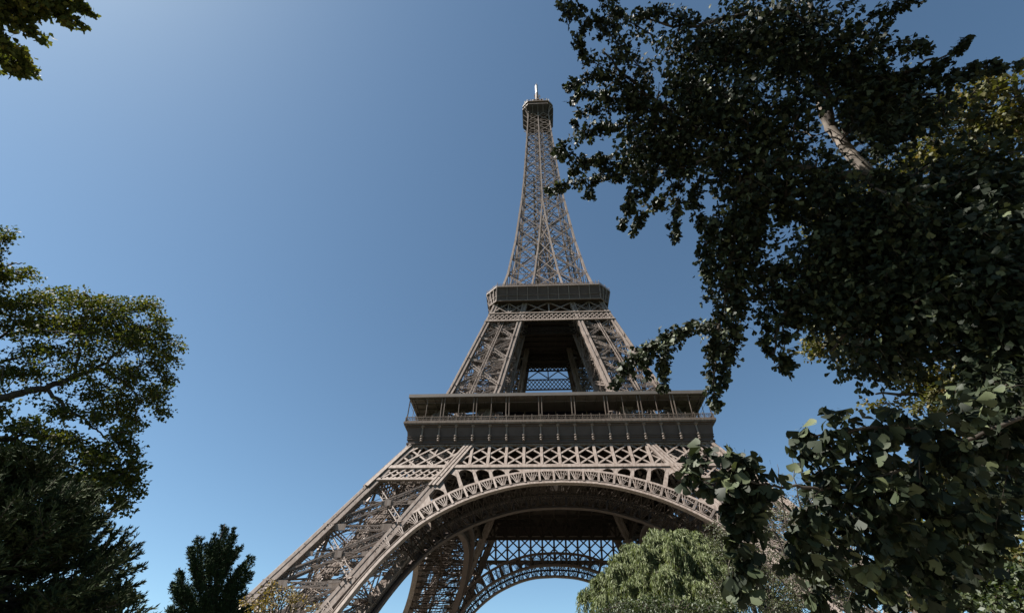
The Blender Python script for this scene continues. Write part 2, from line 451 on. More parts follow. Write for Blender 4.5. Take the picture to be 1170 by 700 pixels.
for sg in (-1, 1):                             # fine lattice course across each leg
    a, b = (lambda z: -W(z)+.3, lambda z: -I(z)-.3) if sg < 0 else (lambda z: I(z)+.3, lambda z: W(z)-.3)
    lattice(m, FP(.02), a, b, 42.4, 45.3, 1.72, 2, .34, n)
    m.bar(FP(.12)(sg*W(42.2), 42.2), FP(.12)(sg*I(42.2), 42.2), .6, .5, n)
    for e, w_ in ((.0, .5), (.85, .5), (1.6, .42)):      # flanges of the leg's inner edge carried up over the belt
        m.bar(FP(.42)(sg*(I(40.5)+e), 40.5), FP(.42)(sg*(I(52.5)+e), 52.5), w_, .3, n)
    m.bar(FP(.05)(sg*(I(40.5)+.7), 40.5), FP(.05)(sg*(I(52.5)+.7), 52.5), 1.9, .1, n)
    m.bar(FP(.42)(sg*(W(40.5)-.4), 40.5), FP(.42)(sg*(W(52.5)-.4), 52.5), .8, .3, n)
bg = m.build('belt_girder', IRON, tower)
# inner girder that carries the deck between the legs
mi = MB(); y = 23.0
lattice(mi, lambda x, z: (x, -y, z), lambda z: -y+1, lambda z: y-1, 48.6, 54.5, 3.9, 1, .5, (0, -1, 0))
for k in range(-6, 7): mi.bar((k*3.8, -y, 48.4), (k*3.8, -y, 55), .5, .4)
mi.bar((-y, -y, 48.4), (y, -y, 48.4), .8, .6); mi.bar((-y, -y, 54.8), (y, -y, 54.8), .9, .6)
ig = mi.build('inner_girder', VAULT_SHADED, tower)
for k in range(1, 4): dup(bg, tower, k*HP); dup(ig, tower, k*HP)

# --- first platform
def ringslab(m, ho, hi, z0, z1):
    m.box(-ho, ho, -ho, -hi, z0, z1); m.box(-ho, ho, hi, ho, z0, z1)
    m.box(-ho, -hi, -hi, hi, z0, z1); m.box(hi, ho, -hi, hi, z0, z1)
m = MB(); ringslab(m, 34.6, 2.5, 55.6, 57.3)
for k in range(-8, 9):                          # deck beams
    x = k*3.92
    for a, b in ((-34, -6.7), (6.7, 34)):
        m.bar((x, a, 55.1), (x, b, 55.1), .35, .9, (0, 0, 1)); m.bar((a, x, 54.9), (b, x, 54.9), .35, .9, (0, 0, 1))
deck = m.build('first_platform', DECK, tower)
HG = 36.1
m = MB()
prof = [(34.75, 52.35), (34.85, 53.1), (35.02, 54.0), (35.2, 55.2), (35.35, 56.2), (35.5, 56.75)]
def sqr(h, z): return [(-h, -h, z), (h, -h, z), (h, h, z), (-h, h, z)]
m.loops([sqr(h, z) for h, z in prof], cap0=False, cap1=False)
for a in range(4):                              # mouldings of the frieze
    for h, z, t in ((34.95, 52.55, .3), (35.05, 53.55, .12), (35.1, 54.05, .1), (35.55, 56.5, .22)):
        pts = sqr(h, z); m.bar(pts[a], pts[(a+1) % 4], t, t*1.2, (0, 0, 1))
fr = m.build('frieze', PANEL_SHADED, deck)
m = MB(); ringslab(m, HG, 34.6, 56.75, 57.05); ringslab(m, HG+.12, HG-.5, 57.05, 57.55)
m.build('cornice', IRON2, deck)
mb = MB()                                       # a turned bracket on the frieze
mb.lathe((0, -35.42, 52.7), [(.2, 0), (.36, .15), (.2, .35), (.36, .6), (.36, .75), (.18, .95), (.40, 1.25), (.40, 1.4), (.19, 1.55), (.21, 3.4), (.25, 3.5), (.48, 3.65), (.52, 3.85), (.42, 4.08)], 8)
b0 = mb.build('bracket', IRON, deck)
first = True
for k in range(4):
    for i in range(-8, 9):
        c = b0 if first else b0.copy()
        if not first: COL.objects.link(c); c.parent = deck
        first = False
        x = i*3.95; c.location = (x*math.cos(k*HP), x*math.sin(k*HP), 0); c.rotation_euler = (0, 0, k*HP)
        # mesh is offset from the origin by y = -35.42
m = MB()                                        # railing
for k in range(-36, 37):
    x = k*1.0; m.bar((x, -35.9, 57.5), (x, -35.9, 58.75), .07, .07, caps=False)
for k in range(-18, 19): m.bar((k*1.98, -35.9, 57.5), (k*1.98, -35.9, 59.2), .13, .13)
for z, t in ((57.75, .12), (58.75, .15), (58.25, .07)): m.bar((-35.9, -35.9, z), (35.9, -35.9, z), t, t)
lattice(m, lambda x, z: (x, -35.88, z), lambda z: -35.8, lambda z: 35.8, 57.6, 58.7, .5, 1, .06, (0, -1, 0))
rl = m.build('railing', IRON2, deck)
m = MB(); ringslab(m, 35.9, 28.0, 64.25, 64.75); ringslab(m, 36.1, 35.6, 64.1, 64.95)
for k in range(-14, 15):
    for s in (-1, 1):
        m.bar((k*2.5, s*35.5, 64.1), (k*2.5, s*28.2, 64.1), .16, .3, (0, 0, 1)); m.bar((s*35.5, k*2.5, 64.05), (s*28.2, k*2.5, 64.05), .16, .3, (0, 0, 1))
m.build('canopy', ROOFM, deck)
m = MB()
px = [-35.7, 35.7] + [x for k in range(-4, 4) for x in (3.92 + k*7.84 - .36, 3.92 + k*7.84 + .36)] + [31.3, 31.6, -31.3, -31.6]
for x in px[:-4]: m.bar((x, -35.7, 57.5), (x, -35.7, 64.2), .2, .2)
for k in (-3, -2, 2, 3, 4, -4): m.bar((k*7.84, -35.7, 57.5), (k*7.84, -35.7, 64.2), .12, .12)
m.bar((-35.7, -35.7, 62.6), (35.7, -35.7, 62.6), .05, .05)
for k in range(-4, 5):
    x = k*7.84
    m.bar((x, -28.3, 57.5), (x, -28.3, 64.2), .25, .25)
cp = m.build('canopy_posts', IRON2, deck)
m = MB()                                        # sloping glazed pavilion between the legs
m.loops([[(-13.5, -29, 57.4), (13.5, -29, 57.4), (13.5, -20, 57.4), (-13.5, -20, 57.4)], [(-13.5, -26.2, 63.6), (13.5, -26.2, 63.6), (13.5, -20, 63.6), (-13.5, -20, 63.6)], [(-13.5, -27.6, 64.9), (13.5, -27.6, 64.9), (13.5, -20, 64.9), (-13.5, -20, 64.9)], [(-13.5, -27.6, 66.6), (13.5, -27.6, 66.6), (13.5, -20, 66.9), (-13.5, -20, 66.9)]])
pv = m.build('pavilion', REDG, deck)
m = MB()
for k in range(-9, 10): m.bar((k*1.5, -29.06, 57.4), (k*1.5, -26.26, 63.6), .1, .1)
for t in (.33, .66): m.bar((-13.5, -29.06+2.8*t, 57.4+6.2*t), (13.5, -29.06+2.8*t, 57.4+6.2*t), .1, .1)
pm = m.build('glazing_bar', IRON2, deck)
for k in range(1, 4):
    dup(rl, deck, k*HP); dup(cp, deck, k*HP); dup(pv, deck, k*HP); dup(pm, deck, k*HP)

# --- belts below the second platform
m = MB(); n = Vector((0, -.97, .25))
lx, rx = lambda z: -W(z)+.3, lambda z: W(z)-.3
lattice(m, FP(.05), lx, rx, 101.3, 104.7, 1.45, 2, .3, n)
for z, h in ((101.0, .55), (104.9, .4)): m.bar(FP(.15)(-W(z), z), FP(.15)(W(z), z), h, .4, n)
mz0, mz1 = 105.2, 110.6
for a, b in ((-1, 0), (0, 1)):
    x0, x1 = a*I(107), b*I(107)
    m.bar(FP(-.1)(x0, mz0), FP(-.1)(x1, mz1), .35, .3, n); m.bar(FP(-.1)(x1, mz0), FP(-.1)(x0, mz1), .35, .3, n)
m.bar(FP()(0, mz0), FP()(0, mz1), .4, .3, n)
for s in (-1, 1):
    x0, x1 = s*I(107), s*W(107); xm = (x0+x1)/2
    for p, q in ((x0, xm), (xm, x1)):
        m.bar(FP(-.1)(p, mz0), FP(-.1)(q, mz1), .35, .3, n); m.bar(FP(-.1)(q, mz0), FP(-.1)(p, mz1), .35, .3, n)
    m.bar(FP(-.1)(xm, mz0), FP(-.1)(xm, mz1), .35, .3, n)
ub = m.build('upper_belt', IRON, tower)
m = MB()                                        # deeper lattice courses between the inner edges
for y in (11.0,):
    for za, zb in ((103, 105.6), (107.6, 110.2)):
        lattice(m, lambda x, z: (x, -y, z), lambda z: -y, lambda z: y, za, zb, 1.4, 2, .3, (0, -1, 0))
        for z in (za, zb): m.bar((-y, -y, z), (y, -y, z), .4, .4)
ub2 = m.build('inner_belt', VAULT_SHADED, tower)
for k in range(1, 4): dup(ub, tower, k*HP); dup(ub2, tower, k*HP)

# --- second platform
def octo(h, c, z): return [(-h+c, -h, z), (h-c, -h, z), (h, -h+c, z), (h, h-c, z), (h-c, h, z), (-h+c, h, z), (-h, h-c, z), (-h, -h+c, z)]
m = MB(); m.loops([octo(19.3, 2.4, 110.6), octo(19.4, 2.5, 111.3)])
for k in range(-6, 7):
    m.bar((k*3, -18.5, 110.4), (k*3, 18.5, 110.4), .3, .6, (0, 0, 1)); m.bar((-18.5, k*3, 110.3), (18.5, k*3, 110.3), .3, .6, (0, 0, 1))
deck2 = m.build('second_platform', DECK, tower)
m = MB(); m.loops([octo(19.7, 2.45, 110.5), octo(20.0, 2.8, 112.5), octo(20.6, 3.35, 114.8), octo(21.1, 3.85, 115.7)], cap0=False, cap1=False)
m.build('gallery_panel', PANEL_SHADED, deck2)
m = MB()
lo, hi_ = octo(19.82, 2.5, 110.5), octo(21.15, 3.9, 115.7)
mi_ = octo(20.15, 2.85, 112.5)
for a in range(8):
    b = (a+1) % 8; kk = 10 if a % 2 == 0 else 3
    for i in range(kk + 1):
        t = i / kk; L = lambda q: Vector(q[a]).lerp(Vector(q[b]), t); n = Vector(((lo[a][0]+lo[b][0]), (lo[a][1]+lo[b][1]), 0)).normalized()
        m.bar(L(lo), L(mi_), .26, .34, n); m.bar(L(mi_), L(hi_), .26, .34, n)
    for q, t in ((lo, .35), (mi_, .14), (hi_, .3)): m.bar(q[a], q[b], t, t, (0, 0, 1))
m.build('gallery_ribs', IRON, deck2)
m = MB()
o1, o2 = octo(21.25, 3.95, 115.7), octo(21.25, 3.95, 116.1)
m.loops([o1, o2])
for a in range(8):
    b = (a+1) % 8; A, B = Vector(octo(21.1, 3.9, 116.1)[a]), Vector(octo(21.1, 3.9, 116.1)[b]); L = (B-A).length; kk = int(L/1.1)
    for z in (.45, .9): m.bar(A+Vector((0, 0, z)), B+Vector((0, 0, z)), .09, .09)
    for i in range(kk+1):
        p = A.lerp(B, i/kk); m.bar(p, p+Vector((0, 0, 1.0)), .08, .08)
        if i % 3 == 0: m.bar(p, p+Vector((0, 0, 1.75)), .16, .16)
m.build('railing', IRON, deck2)
m = MB(); m.loops([octo(15.5, 2, 116.2), octo(15.5, 2, 120.6)]); m.loops([octo(16.6, 2.4, 120.6), octo(16.6, 2.4, 121.1)])
m.build('upper_deck', PANEL_SHADED, deck2)

# --- upper shaft
m = MB()
zz = [116, 118.3, 128.4, 138.6, 149.2, 159.5, 169.8, 180.2, 189.8, 199.5, 208.6, 217.2, 225.4, 233.2, 240.6, 247.6, 254.4, 260.8, 266.8, 272.5]
for k in range(4):
    R = Matrix.Rotation(k*HP, 4, 'Z'); n = R @ Vector((0, -1, .1))
    for a, b in zip(zz[:-1], zz[1:]):
        wa, wb, ia, ib = W(a), W(b), I(a), I(b)
        T = lambda x, z, f=W: R @ Vector((x, -f(z), z))
        cw = .78 if a < 180 else .62
        m.bar(T(-wa+.3, a), T(-wb+.3, b), cw, cw, n)
        d = .34 if a < 180 else .27
        if ia > .3:
            for s in (-1, 1):
                m.bar(T(s*ia, a), T(s*ib, b), .62, .5, n)
                m.lat(T(s*wa, a), T(s*ib, b), d*1.5, n, c=d*.5, z=.1, pitch=1.2); m.lat(T(s*ia, a), T(s*wb, b), d*1.5, n, c=d*.5, z=.1, pitch=1.2)
                # the faces turned to the axis
                m.bar(R @ Vector((s*ia, -ia, a)), R @ Vector((s*ib, -ib, b)), .4, .4, n)
                m.bar(R @ Vector((s*ia, -ia, a)), R @ Vector((s*ib, -wb, b)), .2, .2, n); m.bar(R @ Vector((s*ia, -wa, a)), R @ Vector((s*ib, -ib, b)), .2, .2, n)
            m.bar(T(-ia, a), T(ib, b), d, d*.6, n); m.bar(T(ia, a), T(-ib, b), d, d*.6, n)
            m.bar(R @ Vector((-ia, -ia, a)), R @ Vector((ib, -ib, b)), .2, .2, n); m.bar(R @ Vector((ia, -ia, a)), R @ Vector((-ib, -ib, b)), .2, .2, n)
        else:
            m.bar(T(0, a), T(0, b), .62, .5, n)
            for s in (-1, 1):
                m.lat(T(s*wa, a), T(0, b), d*1.4, n, c=d*.5, z=.08, pitch=1.2); m.lat(T(0, a), T(s*wb, b), d*1.4, n, c=d*.5, z=.08, pitch=1.2)
        m.bar(T(-wb, b), T(wb, b), .26, .2, n)
        
        # interior: cross frames, stair and lift guides
        m.bar(R @ Vector((-wa*.9, -wa*.9, a)), R @ Vector((wa*.9, wa*.9, a)), .22, .22, (0, 0, 1))
        g_ = 2.2
        m.bar(R @ Vector((-g_, -g_, a)), R @ Vector((-g_, -g_, b)), .35, .35, n)
        q = 4
        for i in range(q):
            z0_, z1_ = a+(b-a)*i/q, a+(b-a)*(i+1)/q
            m.bar(R @ Vector((-g_, -g_, z0_)), R @ Vector((g_, -g_, z1_)), .16, .12, n, caps=False)
            m.bar(R @ Vector((-g_, -g_, z1_)), R @ Vector((g_, -g_, z1_)), .12, .12, n, caps=False)
            if i % 2 == 0 and a < 200: m.bar(R @ Vector((g_+.3, -g_-.8, z0_)), R @ Vector((g_+2.2, -g_-1.6, z1_)), .8, .12, (0, 0, 1))
        m.bar(R @ Vector((-wa, -wa, a)), R @ Vector((-g_, -g_, (a+b)/2)), .18, .18, n, caps=False)
        m.bar(R @ Vector((wa, -wa, a)), R @ Vector((g_, -g_, (a+b)/2)), .18, .18, n, caps=False)
m.build('upper_shaft', IRON, tower)

# --- summit
m = MB(); c = 3.1
m.loops([octo(5.9, .8, 269.5), octo(6.6, 1.4, 272.0), octo(8.6, c, 274.2), octo(8.85, c, 274.6), octo(8.85, c, 275.4)])
summit = m.build('summit_platform', DECK, tower)
m = MB()
for k in range(4):
    R = Matrix.Rotation(k*HP, 4, 'Z')
    for s in (-1, 1):                            # curved brackets
        pts = [R @ Vector((s*5.9, -5.9, 266)), R @ Vector((s*6.1, -6.2, 270)), R @ Vector((s*6.6, -7.2, 272.6)), R @ Vector((s*7.2, -8.4, 274))]
        for p, q in zip(pts[:-1], pts[1:]): m.bar(p, q, .4, .4)
    for x in (-3, 0, 3): m.bar(R @ Vector((x, -6, 270)), R @ Vector((x, -8.6, 274.2)), .25, .25)
    m.bar(R @ Vector((-5.8, -8.9, 275.2)), R @ Vector((5.8, -8.9, 275.2)), .5, .3); m.bar(R @ Vector((5.75, -8.85, 275.2)), R @ Vector((8.85, -5.75, 275.2)), .5, .3)
m.build('bracket', IRON, summit)
m = MB(); m.loops([octo(8.2, 2.9, 275.4), octo(8.2, 2.9, 278.6)], cap0=False); m.build('gallery_glazing', PANEL_SHADED, summit)
m = MB()
m.loops([octo(8.95, c, 278.6), octo(8.95, c, 279.1)])
for a in range(8):
    A, B = Vector(octo(8.5, 3, 279.1)[a]), Vector(octo(8.5, 3, 279.1)[(a+1) % 8])
    for i in range(6): p = A.lerp(B, i/5); m.bar(p, p+Vector((0, 0, 2.6)), .12, .12)
    for z in (1.0, 2.6): m.bar(A+Vector((0, 0, z)), B+Vector((0, 0, z)), .14, .14)
m.build('roof_terrace', IRON, summit)
m = MB(); m.loops([octo(5.2, 1.5, 279), octo(5.0, 1.5, 284.5), octo(5.6, 1.6, 284.7), octo(5.6, 1.6, 285.3), octo(3.2, .9, 286), octo(2.6, .8, 292), octo(3.4, 1, 292.3), octo(3.4, 1, 293)])
m.lathe((0, 0, 293), [(2.2, 0), (2.0, 2.5), (1.3, 4.5), (1.5, 5), (1.0, 7), (.9, 15.5)], 10)
rr = random.Random(4)
for i in range(16):
    a = rr.random()*6.28; r = rr.uniform(1.6, 3.2); z = rr.uniform(293, 303)
    m.bar((r*math.cos(a)*.7, r*math.sin(a)*.7, z), (r*math.cos(a)*.7, r*math.sin(a)*.7, z+2), .6, .3)
m.build('campanile', IRON2, summit)
m = MB()
m.lathe((0, 0, 308.5), [(.6, 0), (.85, .3), (.85, 10.6), (.5, 11.0)], 12); mast = m.build('radome', WHITE, summit, smooth=False)
m = MB(); m.lathe((0, 0, 319.5), [(.4, 0), (.35, 2.2), (.12, 2.3), (.08, 4.6)], 8)
for a in range(4):
    x, y = .9*math.cos(a*HP), .9*math.sin(a*HP); m.bar((x, y, 319.6), (x, y, 321.6), .16, .16); m.bar((0, 0, 320.6), (x, y, 320.6), .12, .12)
m.build('antenna_tip', IRON2, summit)
for x, y, h, w in ((-7.3, -5.5, 6.5, 1.1), (-6.2, -7.3, 4.6, .5), (5.4, -7.4, 4.8, .5), (6.6, -6.4, 6, .7), (7.4, -5, 4.2, .6), (-4, -7.8, 3.6, .4), (3.2, -7.8, 4.0, .4), (7, 6, 5, .6), (-7, 6, 5, .7)):
    m = MB(); m.bar((x, y, 279), (x, y, 279+h), .2, .2); m.bar((x, y-.26, 279+h-2.6), (x, y-.26, 279+h), w, .4)
    m.build('antenna_panel', WHITE, summit)
for a in range(20):
    m = MB()
    t = a/20*6.283; r = 7.6; x, y = r*math.cos(t), r*math.sin(t); h = rr.uniform(1.5, 3.4)
    m.bar((x, y, 279), (x, y, 279+h), .14, .14)
    m.lathe((x, y, 279+h), [(.1, 0), (.9, .2), (1.0, .7), (.3, .8)], 8)
    m.build('dish_antenna', IRON2, summit)

#TREES
# ------------------------------------------------------------------ foliage helpers
def norm(a): return a / np.maximum(np.linalg.norm(a, axis=-1, keepdims=True), 1e-9)
GINKGO = (np.array([(0, -.45, 0), (0, 0, 0), (-.52, .62, .12), (-.47, .80, .09), (-.25, .98, .05), (-.07, .96, .01), (0, .58, 0), (.06, .97, .01), (.27, .97, .05), (.46, .82, .09), (.54, .60, .12), (.03, -.45, .0)]),
          [(1, 6, 5, 4, 3, 2), (1, 10, 9, 8, 7, 6), (0, 11, 1)])
DIAMOND = (np.array([(0, 0, 0), (-.33, .45, .07), (0, 1, 0), (.33, .45, .07)]), [(0, 2, 1), (0, 3, 2)])
LOBED = (np.array([(0, 0, 0), (-.28, .12, .05), (-.52, .42, .06), (-.27, .5, .04), (-.2, .8, .03), (0, 1, 0), (.2, .8, .03), (.27, .5, .04), (.52, .42, .06), (.28, .12, .05)]),
         [(0, 5, 4, 3, 2, 1), (0, 9, 8, 7, 6, 5)])
SLIM = (np.array([(0, 0, 0), (-.1, .4, .02), (0, 1, 0), (.1, .4, .02)]), [(0, 3, 2, 1)])
NEEDLE = (np.array([(0, 0, 0), (-.12, .5, 0), (0, 1, 0), (.12, .5, 0)]), [(0, 3, 2, 1)])

def leaves(name, m, pos, axis, size, shape, parent, droop=0.0, flat=0.35):
    """a crown of many leaf-sized faces: base points, stem-to-tip directions and lengths"""
    tv, tf = shape
    pos, axis, size = np.asarray(pos, float), np.asarray(axis, float), np.asarray(size, float)
    n = len(pos)
    ax = norm(axis + np.array([0, 0, -droop]))
    up = norm(RG.normal(size=(n, 3)) * (1 - flat) + np.array([0, 0, 1.4]) * flat)
    wx = norm(np.cross(ax, up)); nz = np.cross(wx, ax)
    fold = RG.uniform(-.6, 2.6, (n, 1, 1))
    V = pos[:, None, :] + size[:, None, None] * (tv[None, :, 0:1] * wx[:, None, :] + tv[None, :, 1:2] * ax[:, None, :] + fold * tv[None, :, 2:3] * nz[:, None, :])
    V = V - np.array(root_of(parent).location)
    k = len(tv); ls = np.array([len(f) for f in tf]); li = np.concatenate([np.array(f) for f in tf])
    L = (li[None, :] + (np.arange(n) * k)[:, None]).ravel()
    tot = np.tile(ls, n); st = np.r_[0, np.cumsum(tot)[:-1]]
    me = bpy.data.meshes.new(name)
    me.vertices.add(n * k); me.vertices.foreach_set('co', V.ravel())
    me.loops.add(len(L)); me.loops.foreach_set('vertex_index', L)
    me.polygons.add(len(tot)); me.polygons.foreach_set('loop_start', st); me.polygons.foreach_set('loop_total', tot)
    me.materials.append(m); me.update(calc_edges=True)
    o = bpy.data.objects.new(name, me); COL.objects.link(o); o.parent = parent
    return o

def spline(pts, n=6):
    return catmull([tuple(p) for p in pts], n)

class Tree:
    def __init__(s, name, label, base, cat='tree', group=None):
        s.root = thing(name, label, cat, base, group); s.base = np.array(base, float)
        s.wood = MB(); s.nodes = []; s.P = []; s.A = []; s.S = []
    def limb(s, pts, r0, r1, sides=7, wob=0.0, n=6, power=1.0):
        c = np.array(spline(pts, n)); k = len(c)
        if wob: c[1:-1] += RG.normal(size=(k-2, 3)) * wob
        rad = [r0 + (r1 - r0) * (i / (k - 1)) ** power for i in range(k)]
        s.wood.tube(c, rad, sides)
        s.nodes += list(c)
        return c
    def grow(s, targets, r=0.02, lift=0.1, wob=0.05, sub=4, maxr=None, minlen=0.0):
        """joins every target to the nearest wood with a thin curved branch, nearest first"""
        T = np.array(targets); used = np.array(s.nodes)
        d = np.array([np.min(np.linalg.norm(used - t, axis=1)) for t in T])
        curves = []
        for i in np.argsort(d):
            t = T[i]; nd = np.array(s.nodes); j = np.argmin(np.linalg.norm(nd - t, axis=1)); a = nd[j]
            L = np.linalg.norm(t - a)
            mid = (a + t) / 2 + np.array([0, 0, lift * L]) + RG.normal(size=3) * wob * L
            c = np.array([(1-q)**2*a + 2*q*(1-q)*mid + q*q*t for q in np.linspace(0, 1, sub + 1)])
            rr0 = min(r, .012 + .02 * L) if maxr is None else min(maxr, r * (.5 + L))
            s.wood.tube(c, [rr0 * (1 - .65*q) for q in np.linspace(0, 1, sub + 1)], 4)
            s.nodes += list(c[1:]); curves.append(c)
        return curves
    def leaf(s, p, a, z): s.P.append(p); s.A.append(a); s.S.append(z)
    def puff(s, c, d, n, rad, size, squash=.7, out=.6):
        """n leaves round a twig end"""
        o = RG.normal(size=(n, 3)); o = norm(o) * (RG.random((n, 1)) ** .5) * rad; o[:, 2] *= squash
        a = norm(norm(o) * out + d * .4 + RG.normal(size=(n, 3)) * .5)
        s.P += list(c + o); s.A += list(a); s.S += list(size * RG.uniform(.65, 1.2, n))
    def spray(s, pts, w, leafsize, n_per_m, r0=.012, per=7, droop=.2, twig=True):
        """a leafy shoot: short side twigs along a curve, each with its own leaves"""
        c = np.array(spline(pts, 8)); k = len(c)
        s.wood.tube(c, [r0 * (1 - .75*i/(k-1)) for i in range(k)], 5)
        s.nodes += list(c)
        L = np.linalg.norm(np.diff(c, axis=0), axis=1); cum = np.r_[0, np.cumsum(L)]
        m = max(3, int(cum[-1] * n_per_m / per))
        for q in range(m):
            t = RG.random() * cum[-1] if q else cum[-1]
            p = np.array([np.interp(t, cum, c[:, e]) for e in range(3)])
            tang = norm(np.array([np.interp(min(t+.05, cum[-1]), cum, c[:, e]) for e in range(3)]) - np.array([np.interp(max(t-.05, 0), cum, c[:, e]) for e in range(3)]) + 1e-6)
            tap = 1 - .55 * (t / cum[-1]) ** 2
            v = norm(RG.normal(size=3)); v = norm(v + tang * .6) * w * tap * RG.uniform(.25, 1.0)
            v[2] -= droop * w * RG.random()
            if twig: s.wood.tube([p, p + v*.5 + np.array([0, 0, .04*w]), p + v], [r0*.35, r0*.28, r0*.18], 3)
            for _ in range(per):
                b = p + v * RG.uniform(.25, 1.05) + RG.normal(size=3) * leafsize * .25
                s.leaf(b, norm(RG.normal(size=3) * .8 + norm(v) * .7), leafsize * RG.uniform(.65, 1.15))
    def finish(s, lm, bm, shape, droop=.35, flat=.35, crown='crown', trunk='trunk', keep=None):
        if keep is not None and s.P:
            k = keep(np.array(s.P)); s.P = np.array(s.P)[k]; s.A = np.array(s.A)[k]; s.S = np.array(s.S)[k]
        s.wood.build(trunk, bm, s.root, smooth=True)
        if len(s.P): leaves(crown, lm, s.P, s.A, s.S, shape, s.root, droop, flat)
        return s.root

def blobpts(blobs, n):
    """points inside a union of ellipsoids, each (u, v, ru, rv, d, dd): its direction, angular size and distance"""
    w = np.array([b[2]*b[3]*(b[6] if len(b) > 6 else 1) for b in blobs], float); w /= w.sum(); out = []
    for b, q in zip(blobs, np.round(w * n).astype(int)):
        for _ in range(max(q, 2)):
            g_ = norm(RG.normal(size=3)) * RG.random() ** (1/2.4)
            out.append(at(b[0] + b[2]*g_[0], b[1] + b[3]*g_[1], b[4] + b[5]*g_[2]))
    return out
LIMB = [at(u, v, d) for u, v, d in ((980, 184, 5.45), (972, 174, 5.55), (963, 164, 5.65), (956, 154, 5.75), (950, 144, 5.85), (944, 134, 5.95))]
def gap(r_sun, r_view):
    """the opening in the foliage through which the sun reaches the bare limb"""
    def f(P):
        k = np.ones(len(P), bool); s_ = np.array(sd)
        for q in LIMB:
            for d, r, lim in ((s_, r_sun, 40), (CAMP - q, r_view, 5.2)):
                d = d / np.linalg.norm(d); v = P - q; t_ = v @ d
                k &= ~((t_ > -.05) & (t_ < lim) & (np.linalg.norm(v - t_[:, None]*d, axis=1) < r))
        return k
    return f
def ground_under(p, dx=0, dy=0): return np.array((p[0] + dx, p[1] + dy, GZ))

LEAF_DARK = leafmat('leaf_broad', [(0, (.024, .032, .008)), (.5, (.042, .049, .012)), (.85, (.068, .068, .016)), (1, (.10, .085, .022))], .65, .22, spec=.1)
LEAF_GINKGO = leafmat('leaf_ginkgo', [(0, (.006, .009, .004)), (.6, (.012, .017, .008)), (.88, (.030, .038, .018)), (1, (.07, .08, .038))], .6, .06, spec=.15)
LEAF_OLIVE = leafmat('leaf_olive', [(0, (.030, .034, .010)), (.5, (.055, .053, .016)), (.85, (.068, .060, .020)), (1, (.09, .058, .022))], .6, .2, spec=.2)
LEAF_WILLOW = leafmat('leaf_willow', [(0, (.05, .066, .022)), (.5, (.078, .094, .040)), (1, (.115, .128, .060))], .6, .2, spec=.2)
LEAF_CONIFER = leafmat('leaf_conifer', [(0, (.012, .022, .010)), (.6, (.022, .036, .017)), (1, (.036, .05, .024))], .8, .0, spec=.05)
LEAF_PINE = leafmat('leaf_pine', [(0, (.014, .021, .009)), (.6, (.030, .040, .017)), (1, (.055, .064, .032))], .8, .0, spec=.05)
LEAF_YELLOW = leafmat('leaf_yellow', [(0, (.075, .056, .018)), (.6, (.115, .082, .026)), (1, (.15, .088, .026))], .55, .25)
LEAF_GREY = leafmat('leaf_greygreen', [(0, (.024, .030, .012)), (.6, (.040, .045, .019)), (1, (.048, .050, .022))], .55, .2)
LEAF_SHRUB = leafmat('leaf_shrub', [(0, (.013, .022, .007)), (.6, (.022, .032, .010)), (1, (.036, .044, .014))], .6, .2)

# ------------------------------------------------------------------ broadleaf tree on the left
D = 20
base = ground_under(at(-150, 560, D))
t = Tree('broadleaf_tree', 'large spreading broadleaf tree at the left with dark limbs and yellow-green top', base)
fork = at(-120, 520, D)
t.limb([base - (0, 0, .3), base + (0.1, 0.1, 2.5), fork], .55, .42, 10)
L1 = t.limb([fork, at(-40, 468, D), at(0, 454, D), at(50, 444, D), at(85, 430, D+.4), at(112, 420, D+.8), at(140, 398, D+1), at(172, 372, D+1.2)], .15, .02, 8, .03)
t.limb([at(52, 444, D), at(72, 462, D-.3), at(95, 480, D-.6), at(112, 492, D-.8), at(130, 505, D-1)], .06, .015, 6, .025)
t.limb([at(84, 431, D+.4), at(90, 405, D+.6), at(92, 378, D+.7), at(97, 345, D+.8)], .05, .012, 6, .025)
t.limb([at(112, 420, D+.8), at(128, 425, D+.3), at(150, 445, D), at(170, 455, D)], .045, .012, 6, .025)
t.limb([fork, at(-60, 425, D+1), at(-10, 415, D+1.5), at(35, 404, D+1.7), at(75, 392, D+2)], .09, .015, 6, .03)
t.limb([at(-60, 425, D+1), at(0, 385, D+2.5), at(30, 365, D+2.8), at(60, 345, D+3)], .06, .015, 6, .03)
t.limb([fork, at(-70, 380, D+2), at(-30, 330, D+2.5), at(5, 305, D+3), at(25, 300, D+3)], .09, .015, 6, .03)
t.limb([at(-50, 350, D+2.2), at(-30, 300, D+2.5), at(-8, 275, D+2.6)], .05, .012, 6, .025)
t.limb([fork, at(-60, 505, D-1), at(0, 500, D-1.5), at(30, 508, D-1.7), at(55, 520, D-1.8), at(85, 537, D-2), at(110, 555, D-2)], .11, .015, 7, .03)
t.limb([at(0, 500, D-1.5), at(45, 497, D-1.8), at(90, 500, D-2), at(130, 510, D-2)], .05, .012, 6, .03)
t.limb([fork, at(-70, 545, D-2), at(0, 541, D-2.5), at(40, 540, D-2.7), at(80, 548, D-2.8)], .09, .015, 7, .03)
t.limb([at(-20, 543, D-2.4), at(30, 570, D-2.7), at(80, 580, D-3), at(115, 590, D-3)], .05, .012, 6, .03)
